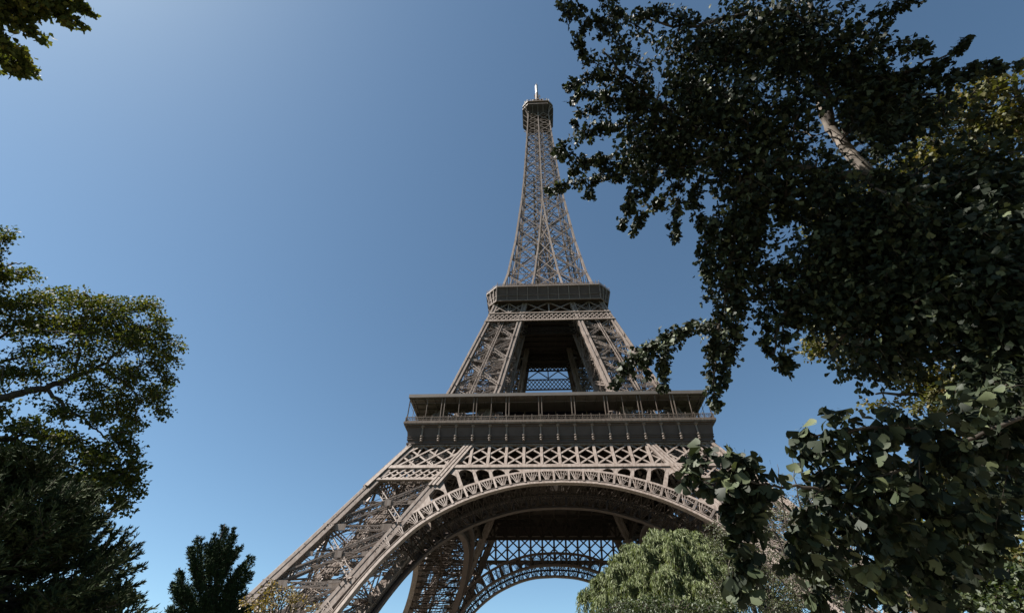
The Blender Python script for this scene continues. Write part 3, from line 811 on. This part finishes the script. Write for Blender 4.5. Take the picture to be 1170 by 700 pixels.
B = [(90, 395, 95, 50, D+1, 2.2, .22), (120, 440, 70, 45, D, 1.6, .2), (90, 545, 70, 45, D-2.4, 1.4, .3), (20, 440, 50, 50, D+.5, 2, .12), (40, 520, 60, 40, D-2, 1.5, .25), (4, 268, 15, 9, D+2.6, .8), (-15, 285, 20, 15, D+2.5, 1), (22, 314, 24, 10, D+3, 1), (-5, 312, 22, 14, D+3, 1), (2, 345, 30, 18, D+2.8, 1.2), (45, 342, 32, 14, D+3, 1.4), (85, 342, 26, 13, D+1.5, 1.4),
     (112, 350, 24, 15, D+1.2, 1.4), (140, 352, 20, 12, D+1.2, 1), (168, 350, 20, 12, D+1.3, 1.2), (184, 370, 16, 14, D+1.3, 1.2), (198, 393, 14, 10, D+1.3, 1), (186, 410, 20, 16, D+1, 1.2),
     (165, 390, 26, 20, D+1, 1.5), (190, 436, 9, 16, D+.8, 1), (172, 452, 20, 16, D+.4, 1.2), (186, 470, 10, 8, D+.2, .8), (140, 380, 26, 22, D+1, 1.5), (110, 375, 26, 16, D+1.2, 1.5), (75, 368, 30, 16, D+2, 1.5), (30, 370, 36, 16, D+2.4, 1.5),
     (55, 400, 30, 7, D+1.5, 1), (150, 430, 22, 14, D+.6, 1.2), (135, 462, 24, 16, D+.2, 1.2), (105, 450, 18, 8, D-.2, .8), (70, 470, 22, 9, D-.5, 1), (112, 476, 18, 10, D-.8, 1), (8, 425, 24, 5, D+1, .8), (-5, 470, 14, 16, D, 1),
     (30, 425, 30, 6, D+.5, .8), (-40, 400, 40, 50, D+1.5, 1.5, .6), (150, 480, 18, 10, D-.3, .8),
     (140, 497, 20, 12, D-2, 1), (152, 514, 12, 10, D-2, .8), (156, 535, 10, 10, D-2, .8), (140, 545, 22, 18, D-2, 1), (160, 560, 7, 5, D-2, .4), (137, 575, 14, 12, D-2.4, .8), (110, 520, 26, 16, D-2, 1.2), (100, 555, 30, 20, D-2.4, 1.2),
     (30, 488, 34, 8, D-1.6, 1), (70, 500, 28, 10, D-1.8, 1), (15, 515, 24, 9, D-1.8, 1), (55, 545, 28, 12, D-2.6, 1), (15, 560, 30, 12, D-2.8, 1), (80, 580, 30, 18, D-3, 1), (40, 590, 40, 16, D-3, 1.2), (-20, 530, 25, 40, D-2, 1, .6)]
tw = t.grow(blobpts(B, 2600), .022, .06, .14)
for c in tw:
    d = norm(c[-1] - c[-2])
    t.puff(c[-1], d, 15, .24, .092, .6)
    if RG.random() < .3: t.puff(c[2], d, 4, .12, .09, .7)
t.finish(LEAF_DARK, BARK, LOBED, .25, .45)

# branch tips of a second broadleaf tree, top left; its overhead crown is added for shade
D = 8.5
base = np.array((CAMP[0] - 8.0, CAMP[1] - 3.0, GZ))
t = Tree('broadleaf_tree', 'broadleaf tree whose leafy branch tips hang into the upper left corner, with an unseen crown added to shade the ginkgo', base)
fork = base + (.2, .1, 5.5)
t.limb([base - (0, 0, .3), base + (.05, 0, 2.2), fork], .24, .17, 9)
a0 = at(-160, 60, D)
t.limb([fork, (fork + a0)/2 + (0, 0, .5), a0, at(-70, 10, D), at(-20, -10, D+.2)], .13, .02, 7, .02)
t.limb([a0, at(-80, 45, D-.2), at(-25, 35, D-.2)], .05, .015, 6, .02)
for px_, py_, pz_ in ((-7, 0, 9), (-3, -4, 9), (-9, -5, 9), (-3, -1, 11), (-1, -3, 10), (-5, -2, 13), (1, -4, 9)):  # limbs for the added crown
    t.limb([fork, (fork*.5 + (CAMP + np.array((px_, py_, pz_)))*.5) + (0, 0, .6), CAMP + np.array((px_, py_, pz_))], .11, .02, 6, .05)
shade_ctr = []  # unseen leaf clumps added sunward of the ginkgo to shade it
for _ in range(230):
    g_ = np.array((RG.uniform(.3, 6.5), RG.uniform(1.2, 5.5), RG.uniform(1.0, 6.5)))
    k_ = RG.uniform(6.5, 11.0)
    p_ = CAMP + g_ + np.array(sd) * k_
    q_ = p_ - CAMP; zc = q_ @ CF
    if zc > 0 and abs(q_ @ CR / zc) < 1.3 and abs(q_ @ CU / zc) < .85: continue
    shade_ctr.append(p_)
for c in t.grow(shade_ctr, .025, .05, .1): t.puff(c[-1], norm(c[-1]-c[-2]), 16, .34, .17, .6)
for pts, w in (([(-30, -15), (30, -4), (75, 0), (103, 13)], 12), ([(-30, -12), (20, 5), (65, 14), (92, 29)], 12), ([(-25, 34), (0, 20), (30, 28), (50, 45)], 13), ([(-25, 35), (0, 50), (22, 66), (40, 87)], 13), ([(-25, 36), (-5, 62), (12, 76), (26, 80)], 11),
               ([(-20, -8), (20, -10), (55, -8), (84, 4)], 12), ([(-25, 34), (-8, 10), (18, 8), (40, 20)], 13), ([(-20, 30), (-5, 40), (10, 48), (24, 56)], 12), ([(-20, -10), (10, -4), (30, 2), (48, 10)], 14)):
    t.spray([at(u, v, D + .25*math.sin(u*.7+v)) for u, v in pts], w*D/542*1.0, .07, 400, .008, 6, .2)
t.finish(LEAF_DARK, BARK, LOBED, .25, .4, keep=gap(.30, 0))

# ------------------------------------------------------------------ conifers
def frond_tree(t, axis, D, tips, n_side, lm, bm, wpx, leafsize, density, shape=NEEDLE):
    pass
D = 11
base = ground_under(at(48, 690, D)); top = at(40, 545, D)
t = Tree('pine_tree', 'dark bushy pine with upturned shoots in front of the spreading left tree', base)
t.limb([base - (0, 0, .3), (base + top)/2, top], .2, .03, 9, .02)
H = top[2] - GZ
def needles(t, a, b, ln, n, spread=.55):
    a, b = np.array(a), np.array(b); d = norm(b - a)
    for _ in range(n):
        q = RG.random() ** .8
        t.leaf(a + (b - a)*q, norm(d + RG.normal(size=3) * spread), ln * RG.uniform(.7, 1.1))
for i in range(150):
    h = GZ + H * (.28 + .70 * RG.random()); f = (h - GZ) / H
    p0 = base + (top - base) * f; az = RG.random() * 6.283
    L = (1.05 - f) * 2.6 + .45
    d = np.array((math.cos(az), math.sin(az), RG.uniform(-.05, .25)))
    e = p0 + d * L * RG.uniform(.7, 1.05) + np.array((0, 0, .12*L))
    c = t.limb([p0, p0 + d*L*.45 - np.array((0, 0, .08)), e], .028, .008, 5, .01, 5)
    for q in range(3, len(c)):
        for _ in range(4):
            v = norm(d + RG.normal(size=3)*.7 + np.array((0, 0, .45))) * RG.uniform(.18, .42)
            t.wood.tube([c[q], c[q] + v], [.006, .003], 3)
            needles(t, c[q], c[q] + v, .10, 34)
for u, v, x, y in ((112, 640, 138, 618), (110, 655, 148, 640), (108, 668, 151, 655), (104, 640, 128, 612), (100, 680, 146, 672), (95, 632, 118, 608), (100, 690, 150, 690), (92, 620, 110, 600), (85, 606, 96, 588), (70, 600, 72, 575), (118, 652, 142, 632)):
    c = t.limb([base + (top-base)*.6, at(u-25, v+6, D), at(u, v, D), at(x, y, D)], .02, .006, 5)
    for q in range(len(c)//3, len(c)):
        for _ in range(2):
            w_ = norm(c[-1] - c[0] + RG.normal(size=3)*.5 + np.array((0, 0, .9))) * RG.uniform(.12, .26)
            needles(t, c[q], c[q] + w_, .09, 26, .4)
    needles(t, c[-4], c[-1], .1, 50, .4)
t.finish(LEAF_PINE, BARK, NEEDLE, -.15, .2)

D = 26
base = ground_under(at(240, 705, D))
t = Tree('cypress_tree', 'small pointed evergreen with two leaders below the left leg of the tower', base)
tip, tip2, tip3 = at(257, 599, D), at(228, 612, D), at(205, 648, D-.3)
t.limb([base - (0, 0, .3), at(243, 690, D), at(247, 640, D), tip], .2, .02, 8, .02)
t.limb([at(242, 690, D), at(232, 655, D), tip2], .1, .02, 6, .02)
t.limb([at(240, 695, D), at(214, 680, D-.2), tip3], .08, .02, 6, .02)
SPR = [(257, 600, 250, 650, 6), (228, 613, 230, 665, 7), (205, 650, 212, 690, 7), (271, 621, 256, 660, 6), (285, 633, 262, 668, 6), (283, 652, 258, 680, 7), (247, 612, 246, 650, 6), (266, 605, 254, 640, 5), (238, 620, 238, 660, 7), (217, 622, 226, 660, 6), (278, 668, 256, 692, 8), (200, 664, 212, 695, 7),
       (276, 645, 256, 674, 7), (222, 640, 228, 676, 8), (262, 626, 250, 662, 7), (197, 690, 215, 712, 9), (283, 690, 258, 712, 9), (270, 682, 250, 702, 9), (240, 640, 242, 685, 10), (252, 650, 248, 692, 10), (228, 660, 232, 700, 10), (213, 668, 222, 702, 10), (264, 664, 252, 700, 9), (236, 680, 238, 712, 12), (250, 684, 246, 714, 12), (220, 690, 226, 716, 12), (264, 700, 254, 720, 12), (206, 702, 216, 722, 10)]
for u, v, u0, v0, w in SPR:
    for dd in (-.5, .1, .6):
        a, b = at(u0, v0, D + dd*1.2), at(u + RG.uniform(-2, 2) - dd*3, v + RG.uniform(0, 6) + abs(dd - .1)*8, D + dd*1.6)
        c = t.limb([a, (a+b)/2 + RG.normal(size=3)*.06, b], .03, .006, 4, 0, 5)
        k = len(c)
        for q in range(k):
            for _ in range(8):
                v_ = norm(RG.normal(size=3)*.8 + norm(b - a)*1.0) * (w/542*D) * RG.uniform(.4, 1.15) * (1 - .6*q/k)
                needles(t, c[q], c[q] + v_, .13, 9, .5)
t.finish(LEAF_CONIFER, BARK, NEEDLE, -.3, .2)

# pale bush behind the pine, yellow shrub before the tower's left leg
D = 17
base = ground_under(at(136, 695, D))
t = Tree('leafy_bush', 'pale sparse bush showing beside the dark pine at lower left', base, 'bush')
for u, v in ((128, 662), (140, 668), (148, 672), (146, 690), (134, 680), (150, 700), (126, 692)):
    t.limb([base - (0, 0, .1), at((u+134)/2, (v+720)/2, D), at(u, v, D + RG.uniform(-.6, .6))], .03, .008, 5, .02)
for c in t.grow(blobpts([(136, 682, 14, 18, D, .7), (148, 680, 6, 12, D, .5)], 90), .012, .1, .1): t.puff(c[-1], norm(c[-1]-c[-2]), 9, .13, .075)
t.finish(LEAF_GREY, BARK, DIAMOND, .2, .4, trunk='stems', crown='foliage')
D = 22
base = ground_under(at(322, 705, D))
t = Tree('yellow_shrub', 'sparse shrub with yellowing leaves in front of the left leg of the tower', base, 'shrub')
for u, v in ((285, 678), (298, 668), (312, 662), (326, 668), (340, 676), (356, 672), (366, 684), (300, 690), (330, 690), (346, 694), (318, 676)):
    t.limb([base - (0, 0, .1) + RG.normal(size=3)*.15*(1, 1, 0), at((u+322)/2, (v+712)/2, D), at(u, v, D + RG.uniform(-.8, .8))], .035, .007, 5, .02)
for c in t.grow(blobpts([(318, 680, 26, 14, D, .8), (300, 690, 26, 12, D, .8), (350, 690, 22, 12, D, .8, .5), (312, 668, 10, 6, D, .4)], 120), .012, .15, .1): t.puff(c[-1], norm(c[-1]-c[-2]), 9, .16, .085)
t.finish(LEAF_YELLOW, BARK, DIAMOND, .1, .4, trunk='stems', crown='foliage')

# ------------------------------------------------------------------ willow
D = 32
base = ground_under(at(765, 700, D)); fork = at(765, 672, D)
t = Tree('willow_tree', 'bright green weeping willow below the big arch of the tower', base)
t.limb([base - (0, 0, .3), (base+fork)/2 + (.1, 0, 0), fork], .5, .35, 9)
tops = [(745, 618, 0), (775, 612, -.5), (720, 628, .6), (705, 640, 0), (800, 620, .8), (825, 625, 0), (850, 640, -.5), (680, 668, 0), (665, 685, .4), (735, 630, -1.8), (770, 625, -2.2), (805, 640, -2), (700, 655, -1.6), (840, 660, -2), (690, 688, -1.4), (760, 660, -3), (720, 672, -2.6), (800, 675, -3), (755, 612, 1.2), (790, 616, 1.4), (860, 670, 0), (780, 690, -3.2), (735, 694, -3), (830, 692, -2.8)]
for u, v, dd in tops:
    p = at(u, v, D + dd)
    c = t.limb([fork, fork*.45 + p*.55 + (0, 0, .5), p], .12, .02, 6, .05)
    for q in range(3, len(c)):
        for _ in range(9 if q > 5 else 3):
            a = c[q]; out = norm(RG.normal(size=3)*(1, 1, .15)) * RG.uniform(.15, .7); out[2] = abs(out[2]) + .06
            L = RG.uniform(.5, 2.4)
            pts = [a, a + out*.6 + (0, 0, .22), a + out - (0, 0, .15*L), a + out*1.08 - (0, 0, L)]
            s_ = np.array(spline(pts, 5)); t.wood.tube(s_, [.012*(1-.7*i/(len(s_)-1)) for i in range(len(s_))], 3)
            for i in range(len(s_) - 1):
                for _ in range(6):
                    b = s_[i] + (s_[i+1] - s_[i])*RG.random() + RG.normal(size=3)*.05
                    t.leaf(b, norm(RG.normal(size=3)*.4 + np.array((0, 0, -.9)) + norm(out)*.2), RG.uniform(.16, .30))
t.finish(LEAF_WILLOW, BARK, SLIM, .3, .2)

# green bush before the willow
D = 24
base = ground_under(at(755, 712, D))
t = Tree('leafy_bush', 'low dark green bush at the foot of the willow', base, 'bush')
for u in range(690, 830, 14): t.limb([base - (0, 0, .1), at((u+755)/2, 708, D), at(u, 696 - 10*RG.random(), D + RG.uniform(-.8, .8))], .04, .01, 5, .02)
for c in t.grow(blobpts([(715, 697, 30, 12, D, .8), (760, 692, 34, 12, D, .8), (805, 697, 30, 12, D, .8)], 260), .014, .1, .1): t.puff(c[-1], norm(c[-1]-c[-2]), 14, .22, .11)
t.finish(LEAF_SHRUB, BARK, DIAMOND, .1, .5, trunk='stems', crown='foliage')

# ------------------------------------------------------------------ thin twiggy trees right of the willow
def thin_tree(label, bu, D, stems, blobs, n, lm, per, rad, size, wob=.03):
    base = ground_under(at(bu, 700, D))
    t = Tree('young_tree', label, base)
    t.limb([base - (0, 0, .3), base + (0, 0, 1.2), at(bu, 690, D)], .14, .1, 7)
    for st in stems: t.limb([at(bu, 690, D)] + [at(u, v, D + dd) for u, v, dd in st], .06, .008, 5, wob)
    for c in t.grow(blobpts(blobs, n), .014, .15, .08): t.puff(c[-1], norm(c[-1]-c[-2]), per, rad, size)
    t.finish(lm, BARK, DIAMOND, .15, .35)
thin_tree('grey-green sparse tree rising between the willow and the ginkgo', 860, 27, [[(835, 650, 0), (822, 610, 0), (815, 590, 0)], [(845, 640, .5), (840, 600, .6), (846, 575, .6)], [(870, 640, 0), (872, 600, 0), (868, 560, 0)], [(815, 665, 0), (800, 640, 0)], [(885, 660, -.5), (900, 630, -.6)]],
          [(825, 615, 22, 28, 27, .8), (845, 640, 28, 34, 27, 1), (870, 600, 22, 30, 27, .8, .5), (880, 655, 32, 34, 27, 1), (838, 680, 40, 22, 26.5, 1), (900, 690, 40, 20, 26.5, 1)], 900, LEAF_GREY, 13, .2, .085)
thin_tree('thin yellowing tree with bare twigs against the sky behind the ginkgo', 930, 21, [[(900, 640, 0), (880, 590, 0), (870, 545, 0)], [(905, 630, .4), (893, 570, .4), (888, 530, .5)], [(925, 620, 0), (910, 560, 0), (905, 520, .2)], [(950, 640, .4), (960, 580, .4), (958, 540, .4)], [(970, 660, 0), (1000, 620, 0)], [(900, 670, 0), (872, 640, 0)], [(935, 600, .3), (935, 550, .3), (930, 495, .4)]],
          [(885, 575, 16, 38, 21, .8, .4), (905, 590, 24, 44, 21, .8, .7), (935, 590, 26, 60, 21, .8, .6), (965, 620, 34, 44, 21, .8), (915, 660, 40, 36, 21, .8), (985, 670, 44, 30, 21, .8)], 900, LEAF_GREY, 11, .19, .07)

# ------------------------------------------------------------------ olive broadleaf tree at the right
D = 15
base = ground_under(at(1290, 600, 14))
t = Tree('broadleaf_tree', 'tall broadleaf tree with olive and yellowing leaves behind the ginkgo at the right', base)
fork = base + (-.3, .3, 6)
t.limb([base - (0, 0, .3), base + (0, .1, 3), fork], .42, .32, 10)
for pts in ([(1210, 330), (1150, 240), (1100, 150)], [(1220, 200), (1170, 120), (1140, 90)], [(1200, 380), (1100, 330), (1010, 290)], [(1200, 430), (1080, 410), (960, 395), (930, 396)], [(1190, 460), (1080, 450), (1000, 450)], [(1200, 520), (1130, 540), (1080, 560)], [(1200, 600), (1140, 610), (1090, 640)], [(1190, 300), (1100, 250), (1020, 210)]):
    t.limb([fork] + [at(u, v, D - .002*abs(1170-u)) for u, v in pts], .16, .02, 6, .04)
B = [(1140, 100, 34, 16, D, 1), (1100, 118, 34, 16, D, 1), (1160, 140, 40, 30, D, 1), (1115, 150, 40, 22, D, 1), (1060, 135, 34, 20, D, 1), (1070, 180, 50, 30, D+.5, 1.2), (1140, 200, 44, 36, D+.5, 1.2), (1010, 220, 44, 34, D+.5, 1.2), (960, 240, 34, 26, D+.3, 1), (930, 250, 20, 18, D, .8),
     (1100, 260, 60, 40, D+1, 1.4), (1030, 300, 60, 40, D+1, 1.2), (960, 310, 34, 36, D+.5, 1), (1120, 340, 60, 50, D+1, 1.4), (1040, 370, 60, 34, D+.5, 1.2), (960, 385, 34, 24, D, 1), (930, 398, 16, 14, D, .8, 2), (980, 412, 28, 14, D, .8), (1050, 425, 44, 28, D, 1), (1120, 430, 50, 40, D, 1), (1070, 455, 34, 24, D-.5, .8), (1000, 462, 18, 6, D-.5, .4),
     (1140, 520, 44, 44, D-1, 1), (1080, 540, 40, 34, D-1, 1), (1130, 590, 46, 36, D-2, 1), (1080, 610, 34, 30, D-2, 1), (1150, 650, 34, 40, D-3, 1), (1090, 660, 40, 34, D-3, 1), (1030, 660, 30, 34, D-3, .8)]
for c in t.grow(blobpts(B, 1900), .03, .05, .1):
    t.puff(c[-1], norm(c[-1]-c[-2]), 19, .22, .10)
t.finish(LEAF_OLIVE, BARK, LOBED, .2, .45)
D = 7.5
base = ground_under(at(1135, 715, D))
t = Tree('leafy_bush', 'green leafy bush in the lower right corner under the ginkgo', base, 'bush')
for u in range(1070, 1220, 16): t.limb([base - (0, 0, .1), at((u+1135)/2, 700, D), at(u, 655 + 20*RG.random(), D + RG.uniform(-.3, .3))], .02, .006, 5, .01)
for c in t.grow(blobpts([(1130, 655, 46, 26, D, .4), (1090, 685, 40, 22, D, .3), (1150, 690, 40, 22, D-.3, .3)], 260), .008, .1, .1): t.puff(c[-1], norm(c[-1]-c[-2]), 12, .11, .06)
t.finish(LEAF_SHRUB, BARK, DIAMOND, .1, .5, trunk='stems', crown='foliage')

# ------------------------------------------------------------------ ginkgo overhead
base = ground_under(at(1330, 620, 5.2))
t = Tree('ginkgo_tree', 'big dark ginkgo with fan-shaped leaves whose boughs hang over the right half', base)
fork = base + (-.15, .1, 3.6)
t.limb([base - (0, 0, .3), base + (-.05, 0, 1.6), fork], .30, .25, 12, .01)
keepw = t.wood; t.wood = MB()
main = t.limb([fork, at(1190, 390, 4.7), at(1130, 325, 4.8), at(1075, 262, 5.0), at(1020, 222, 5.2), at(984, 190, 5.4), at(960, 160, 5.7), at(940, 128, 6.0), at(932, 70, 6.6), at(925, 0, 7.2), at(920, -60, 7.6)], .125, .02, 12, .006, 8, .6)
mainw = t.wood; t.wood = keepw; mainw.build('bough', PALEBARK, t.root, smooth=True)
b1 = t.limb([at(1000, 205, 5.3), at(930, 195, 5.2), at(870, 180, 5.3), at(800, 150, 5.4), at(740, 110, 5.5), at(690, 60, 5.6)], .05, .01, 7, .015)
b2 = t.limb([at(952, 150, 5.8), at(944, 100, 6.0), at(938, 50, 6.2), at(905, 10, 6.4), at(850, -30, 6.4)], .035, .01, 7, .015)
b3 = t.limb([at(870, 180, 5.3), at(846, 215, 5.1), at(838, 270, 5.0), at(830, 330, 4.9), at(820, 385, 4.8), at(816, 450, 4.7)], .03, .006, 6, .01)
b4 = t.limb([at(1020, 222, 5.2), at(960, 270, 5.0), at(920, 310, 4.9), at(890, 370, 4.8), at(885, 415, 4.8)], .04, .006, 6, .012)
b5 = t.limb([at(940, 128, 6.0), at(985, 90, 6.1), at(1040, 80, 6.1), at(1095, 55, 6.1)], .03, .006, 6, .012)
b6 = t.limb([at(1075, 262, 5.0), at(1030, 330, 4.9), at(980, 370, 4.8), at(950, 400, 4.8)], .04, .008, 6, .012)
b7 = t.limb([at(905, 10, 6.4), at(840, 20, 6.2), at(780, 30, 6.0), at(720, 18, 5.9)], .03, .006, 6, .012)
def SP(pts, w, d, size=.052, dens=200, droop=.35, per=6):
    t.spray([at(u, v, d + .12*math.sin(u*.05 + v*.09)) for u, v in pts], w*1.35*d/542, size, dens*2.3, .008, per, droop)
# shoots along the left edge
for pts, w, d in (([(745, 95), (712, 55), (680, 25), (640, 4)], 15, 5.5), ([(720, 60), (700, 25), (690, -5)], 18, 5.6), ([(760, 130), (715, 92), (690, 78), (665, 60), (664, 35)], 15, 5.5), ([(760, 140), (712, 100), (678, 88), (648, 98)], 13, 5.5), ([(745, 125), (700, 112), (668, 104), (655, 112)], 9, 5.4),
                  ([(745, 40), (715, 22), (700, 10)], 13, 5.8), ([(800, 28), (765, 14), (725, 14)], 12, 5.9), ([(785, 130), (740, 122), (700, 120), (668, 128), (656, 140)], 15, 5.4), ([(790, 150), (735, 140), (690, 145), (652, 158), (636, 172)], 13, 5.3),
                  ([(800, 185), (755, 178), (705, 182), (660, 182), (640, 172)], 12, 5.3), ([(790, 190), (735, 196), (690, 200), (655, 208), (626, 217)], 11, 5.2), ([(720, 185), (690, 195), (674, 212), (672, 224)], 8, 5.2), ([(700, 178), (672, 185), (655, 195)], 9, 5.2),
                  ([(740, 195), (722, 215), (718, 240), (710, 258)], 10, 5.1), ([(785, 200), (762, 225), (740, 240), (722, 262)], 11, 5.1), ([(775, 225), (770, 250), (772, 272)], 8, 5.1), ([(800, 200), (790, 230), (800, 255)], 9, 5.1), ([(760, 200), (740, 210), (735, 230)], 9, 5.1)):
    SP(pts, w, d, dens=170)
# hanging curtain and its side shoots
for pts, w, d in (([(846, 200), (836, 260), (832, 320)], 24, 5.0), ([(858, 200), (850, 260), (846, 300), (842, 340)], 22, 5.0), ([(832, 300), (826, 350), (818, 390)], 25, 4.9), ([(822, 370), (815, 420), (816, 460)], 15, 4.8), ([(840, 330), (838, 370), (834, 402)], 16, 4.9), ([(820, 370), (790, 372), (758, 384), (735, 398)], 14, 4.8),
                  ([(768, 380), (738, 396), (720, 412), (704, 434)], 13, 4.8), ([(772, 384), (760, 400), (758, 422), (756, 440)], 9, 4.8), ([(815, 245), (806, 290), (812, 330)], 11, 5.0), ([(740, 396), (735, 410), (738, 425)], 9, 4.8), ([(862, 320), (878, 350), (874, 395)], 14, 4.9), ([(890, 350), (896, 390), (894, 418)], 13, 4.8),
                  ([(880, 320), (900, 340), (912, 370)], 15, 4.9), ([(824, 390), (828, 420), (820, 440)], 12, 4.8), ([(846, 230), (866, 240), (868, 262)], 9, 5.0), ([(905, 190), (893, 220), (893, 250)], 10, 5.1), ([(860, 305), (874, 312), (890, 302), (905, 312)], 9, 4.9)):
    SP(pts, w, d, dens=200)
# upper right shoots
for pts, w, d in (([(985, 185), (1010, 208), (1040, 228)], 20, 4.7), ([(1000, 215), (1040, 235), (1075, 262)], 22, 4.6), ([(1060, 190), (1030, 205), (1000, 200)], 18, 4.8)):
    SP(pts, w, d, dens=230)
for pts, w, d in (([(950, 50), (985, 28), (1015, 12), (1040, 2)], 11, 6.1), ([(950, 85), (995, 60), (1030, 46), (1055, 58)], 13, 6.1), ([(985, 90), (1040, 82), (1075, 72), (1104, 46)], 7, 6.1), ([(1000, 96), (1050, 92), (1085, 92), (1110, 75)], 10, 6), ([(1030, 100), (1075, 90), (1120, 78), (1165, 72)], 8, 6), ([(940, 60), (960, 20), (968, -10)], 18, 6.4), ([(900, 10), (920, -5), (950, -12)], 16, 6.4), ([(990, 60), (1000, 40), (1008, 30)], 10, 6.1)):
    SP(pts, w, d, dens=150)
# inner mass: shoots from the boughs into the crown's volume
G = [(840, 290, 26, 60, 5.0, .25, 1.2), (850, 45, 55, 50, 6.1, .5), (800, 60, 45, 40, 5.9, .4), (900, 60, 50, 60, 6.2, .5), (780, 115, 40, 30, 5.5, .4), (830, 130, 55, 40, 5.5, .5), (890, 140, 50, 45, 5.6, .5), (760, 160, 50, 25, 5.4, .4), (820, 180, 50, 25, 5.3, .4), (870, 200, 40, 30, 5.2, .4), (960, 90, 45, 50, 6.1, .5), (1010, 110, 45, 30, 6, .4), (990, 150, 45, 30, 5.7, .3),
     (930, 210, 50, 30, 5.2, .4), (960, 260, 50, 45, 5.1, .4), (1010, 260, 60, 40, 5.1, .4), (930, 320, 40, 50, 4.9, .3), (990, 340, 60, 50, 4.9, .4), (1060, 330, 60, 60, 4.7, .4), (1110, 250, 60, 60, 5.2, .4), (1080, 210, 60, 30, 5.5, .4, .5), (1140, 190, 50, 30, 5.6, .4, .3), (1140, 400, 40, 60, 4.6, .4), (1000, 400, 40, 20, 4.8, .3), (1150, 310, 40, 60, 5.1, .4), (1135, 335, 40, 40, 4.4, .2, 1.5), (1100, 280, 40, 40, 4.6, .2), (1150, 470, 40, 50, 4.2, .3), (730, 165, 30, 18, 5.4, .3), (1060, 120, 50, 20, 5.9, .4, .6)]
for c in t.grow(blobpts(G, 1150), .012, .0, .12):
    d = norm(c[-1] - c[-2]); e = c[-1] + (0, 0, -.12) + d*.1
    t.wood.tube([c[-1], c[-1] + d*.08, e], [.004, .003, .002], 3)
    t.puff((c[-1] + e)/2, d, 40, .21, .052, .9, .5)
# low near boughs with big leaves
lb = t.limb([fork, at(1180, 470, 2.9), at(1100, 505, 2.6), at(1020, 540, 2.4), at(960, 556, 2.25), at(900, 556, 2.15), at(868, 552, 2.1), at(835, 549, 2.05)], .009, .0035, 7, .003)
l2 = t.limb([at(1100, 505, 2.6), at(1040, 490, 2.45), at(980, 490, 2.35), at(925, 500, 2.3)], .012, .003, 6, .003)
def NS(pts, w, d, dens=120, per=4):
    t.spray([at(u, v, d) for u, v in pts], w*d/542, .053, dens*2.3, .0025, per, .25)
for pts, w, d in (([(868, 553), (840, 540), (815, 525), (800, 515)], 24, 2.1), ([(850, 552), (820, 555), (795, 545)], 20, 2.05), ([(866, 556), (850, 590), (842, 630), (850, 655)], 20, 2.1), ([(850, 552), (838, 580), (840, 610)], 20, 2.1), ([(868, 553), (862, 580), (868, 610)], 18, 2.1), ([(842, 620), (832, 650), (845, 670)], 12, 2.1), ([(838, 550), (834, 535), (832, 512)], 6, 2.1), ([(845, 550), (846, 535), (850, 520)], 6, 2.1), ([(805, 530), (790, 535), (785, 550)], 10, 2.1),
                  ([(980, 490), (945, 500), (920, 495)], 20, 2.3), ([(960, 556), (940, 540), (915, 520)], 24, 2.25), ([(940, 556), (925, 575), (915, 600)], 22, 2.2), ([(985, 545), (965, 575), (945, 615), (915, 640)], 26, 2.25), ([(1020, 540), (1005, 580), (990, 620), (985, 640)], 28, 2.3), ([(1050, 525), (1050, 570), (1035, 620)], 28, 2.4), ([(1000, 490), (990, 520), (970, 530)], 26, 2.35), ([(1040, 490), (1030, 470), (1010, 475)], 22, 2.4),
                  ([(1060, 495), (1080, 475), (1110, 465)], 26, 2.5), ([(1100, 505), (1110, 540), (1100, 590)], 28, 2.6), ([(1090, 505), (1080, 550), (1075, 600), (1080, 640)], 26, 2.5), ([(1120, 500), (1140, 490), (1165, 470)], 26, 2.7), ([(970, 490), (962, 475), (958, 480)], 14, 2.3), ([(1020, 540), (1020, 560), (1010, 590)], 26, 2.35), ([(925, 600), (905, 625), (912, 645)], 14, 2.2), ([(1010, 600), (1010, 640), (1005, 668)], 18, 2.4), ([(1050, 600), (1056, 640), (1050, 670)], 18, 2.5), ([(960, 520), (940, 510), (908, 506)], 16, 2.25), ([(1150, 480), (1150, 540), (1140, 590)], 28, 2.7), ([(1110, 500), (1130, 560), (1120, 620)], 30, 2.8), ([(1160, 460), (1150, 500), (1165, 560)], 30, 2.9), ([(1090, 470), (1120, 455), (1160, 440)], 28, 2.8), ([(1060, 540), (1030, 580), (1020, 630)], 28, 2.5), ([(1000, 530), (970, 560), (975, 600)], 28, 2.4), ([(950, 530), (930, 550), (935, 590)], 26, 2.3), ([(1050, 490), (1060, 520), (1050, 560)], 28, 2.5), ([(1185, 468), (1140, 486), (1100, 503)], 24, 2.7), ([(1105, 505), (1060, 523), (1020, 540)], 24, 2.5), ([(1025, 538), (990, 548), (955, 556)], 20, 2.3), ([(1100, 503), (1070, 495), (1040, 489)], 22, 2.5), ([(1045, 489), (1010, 488), (980, 490)], 20, 2.4), ([(1120, 560), (1110, 610), (1095, 660)], 28, 2.8), ([(945, 600), (930, 640), (935, 680)], 20, 2.4), ([(985, 640), (975, 670), (965, 695)], 22, 2.5), ([(1060, 600), (1075, 640), (1062, 690)], 26, 2.7), ([(1010, 590), (1030, 640), (1025, 690)], 24, 2.6)):
    NS(pts, w, d)
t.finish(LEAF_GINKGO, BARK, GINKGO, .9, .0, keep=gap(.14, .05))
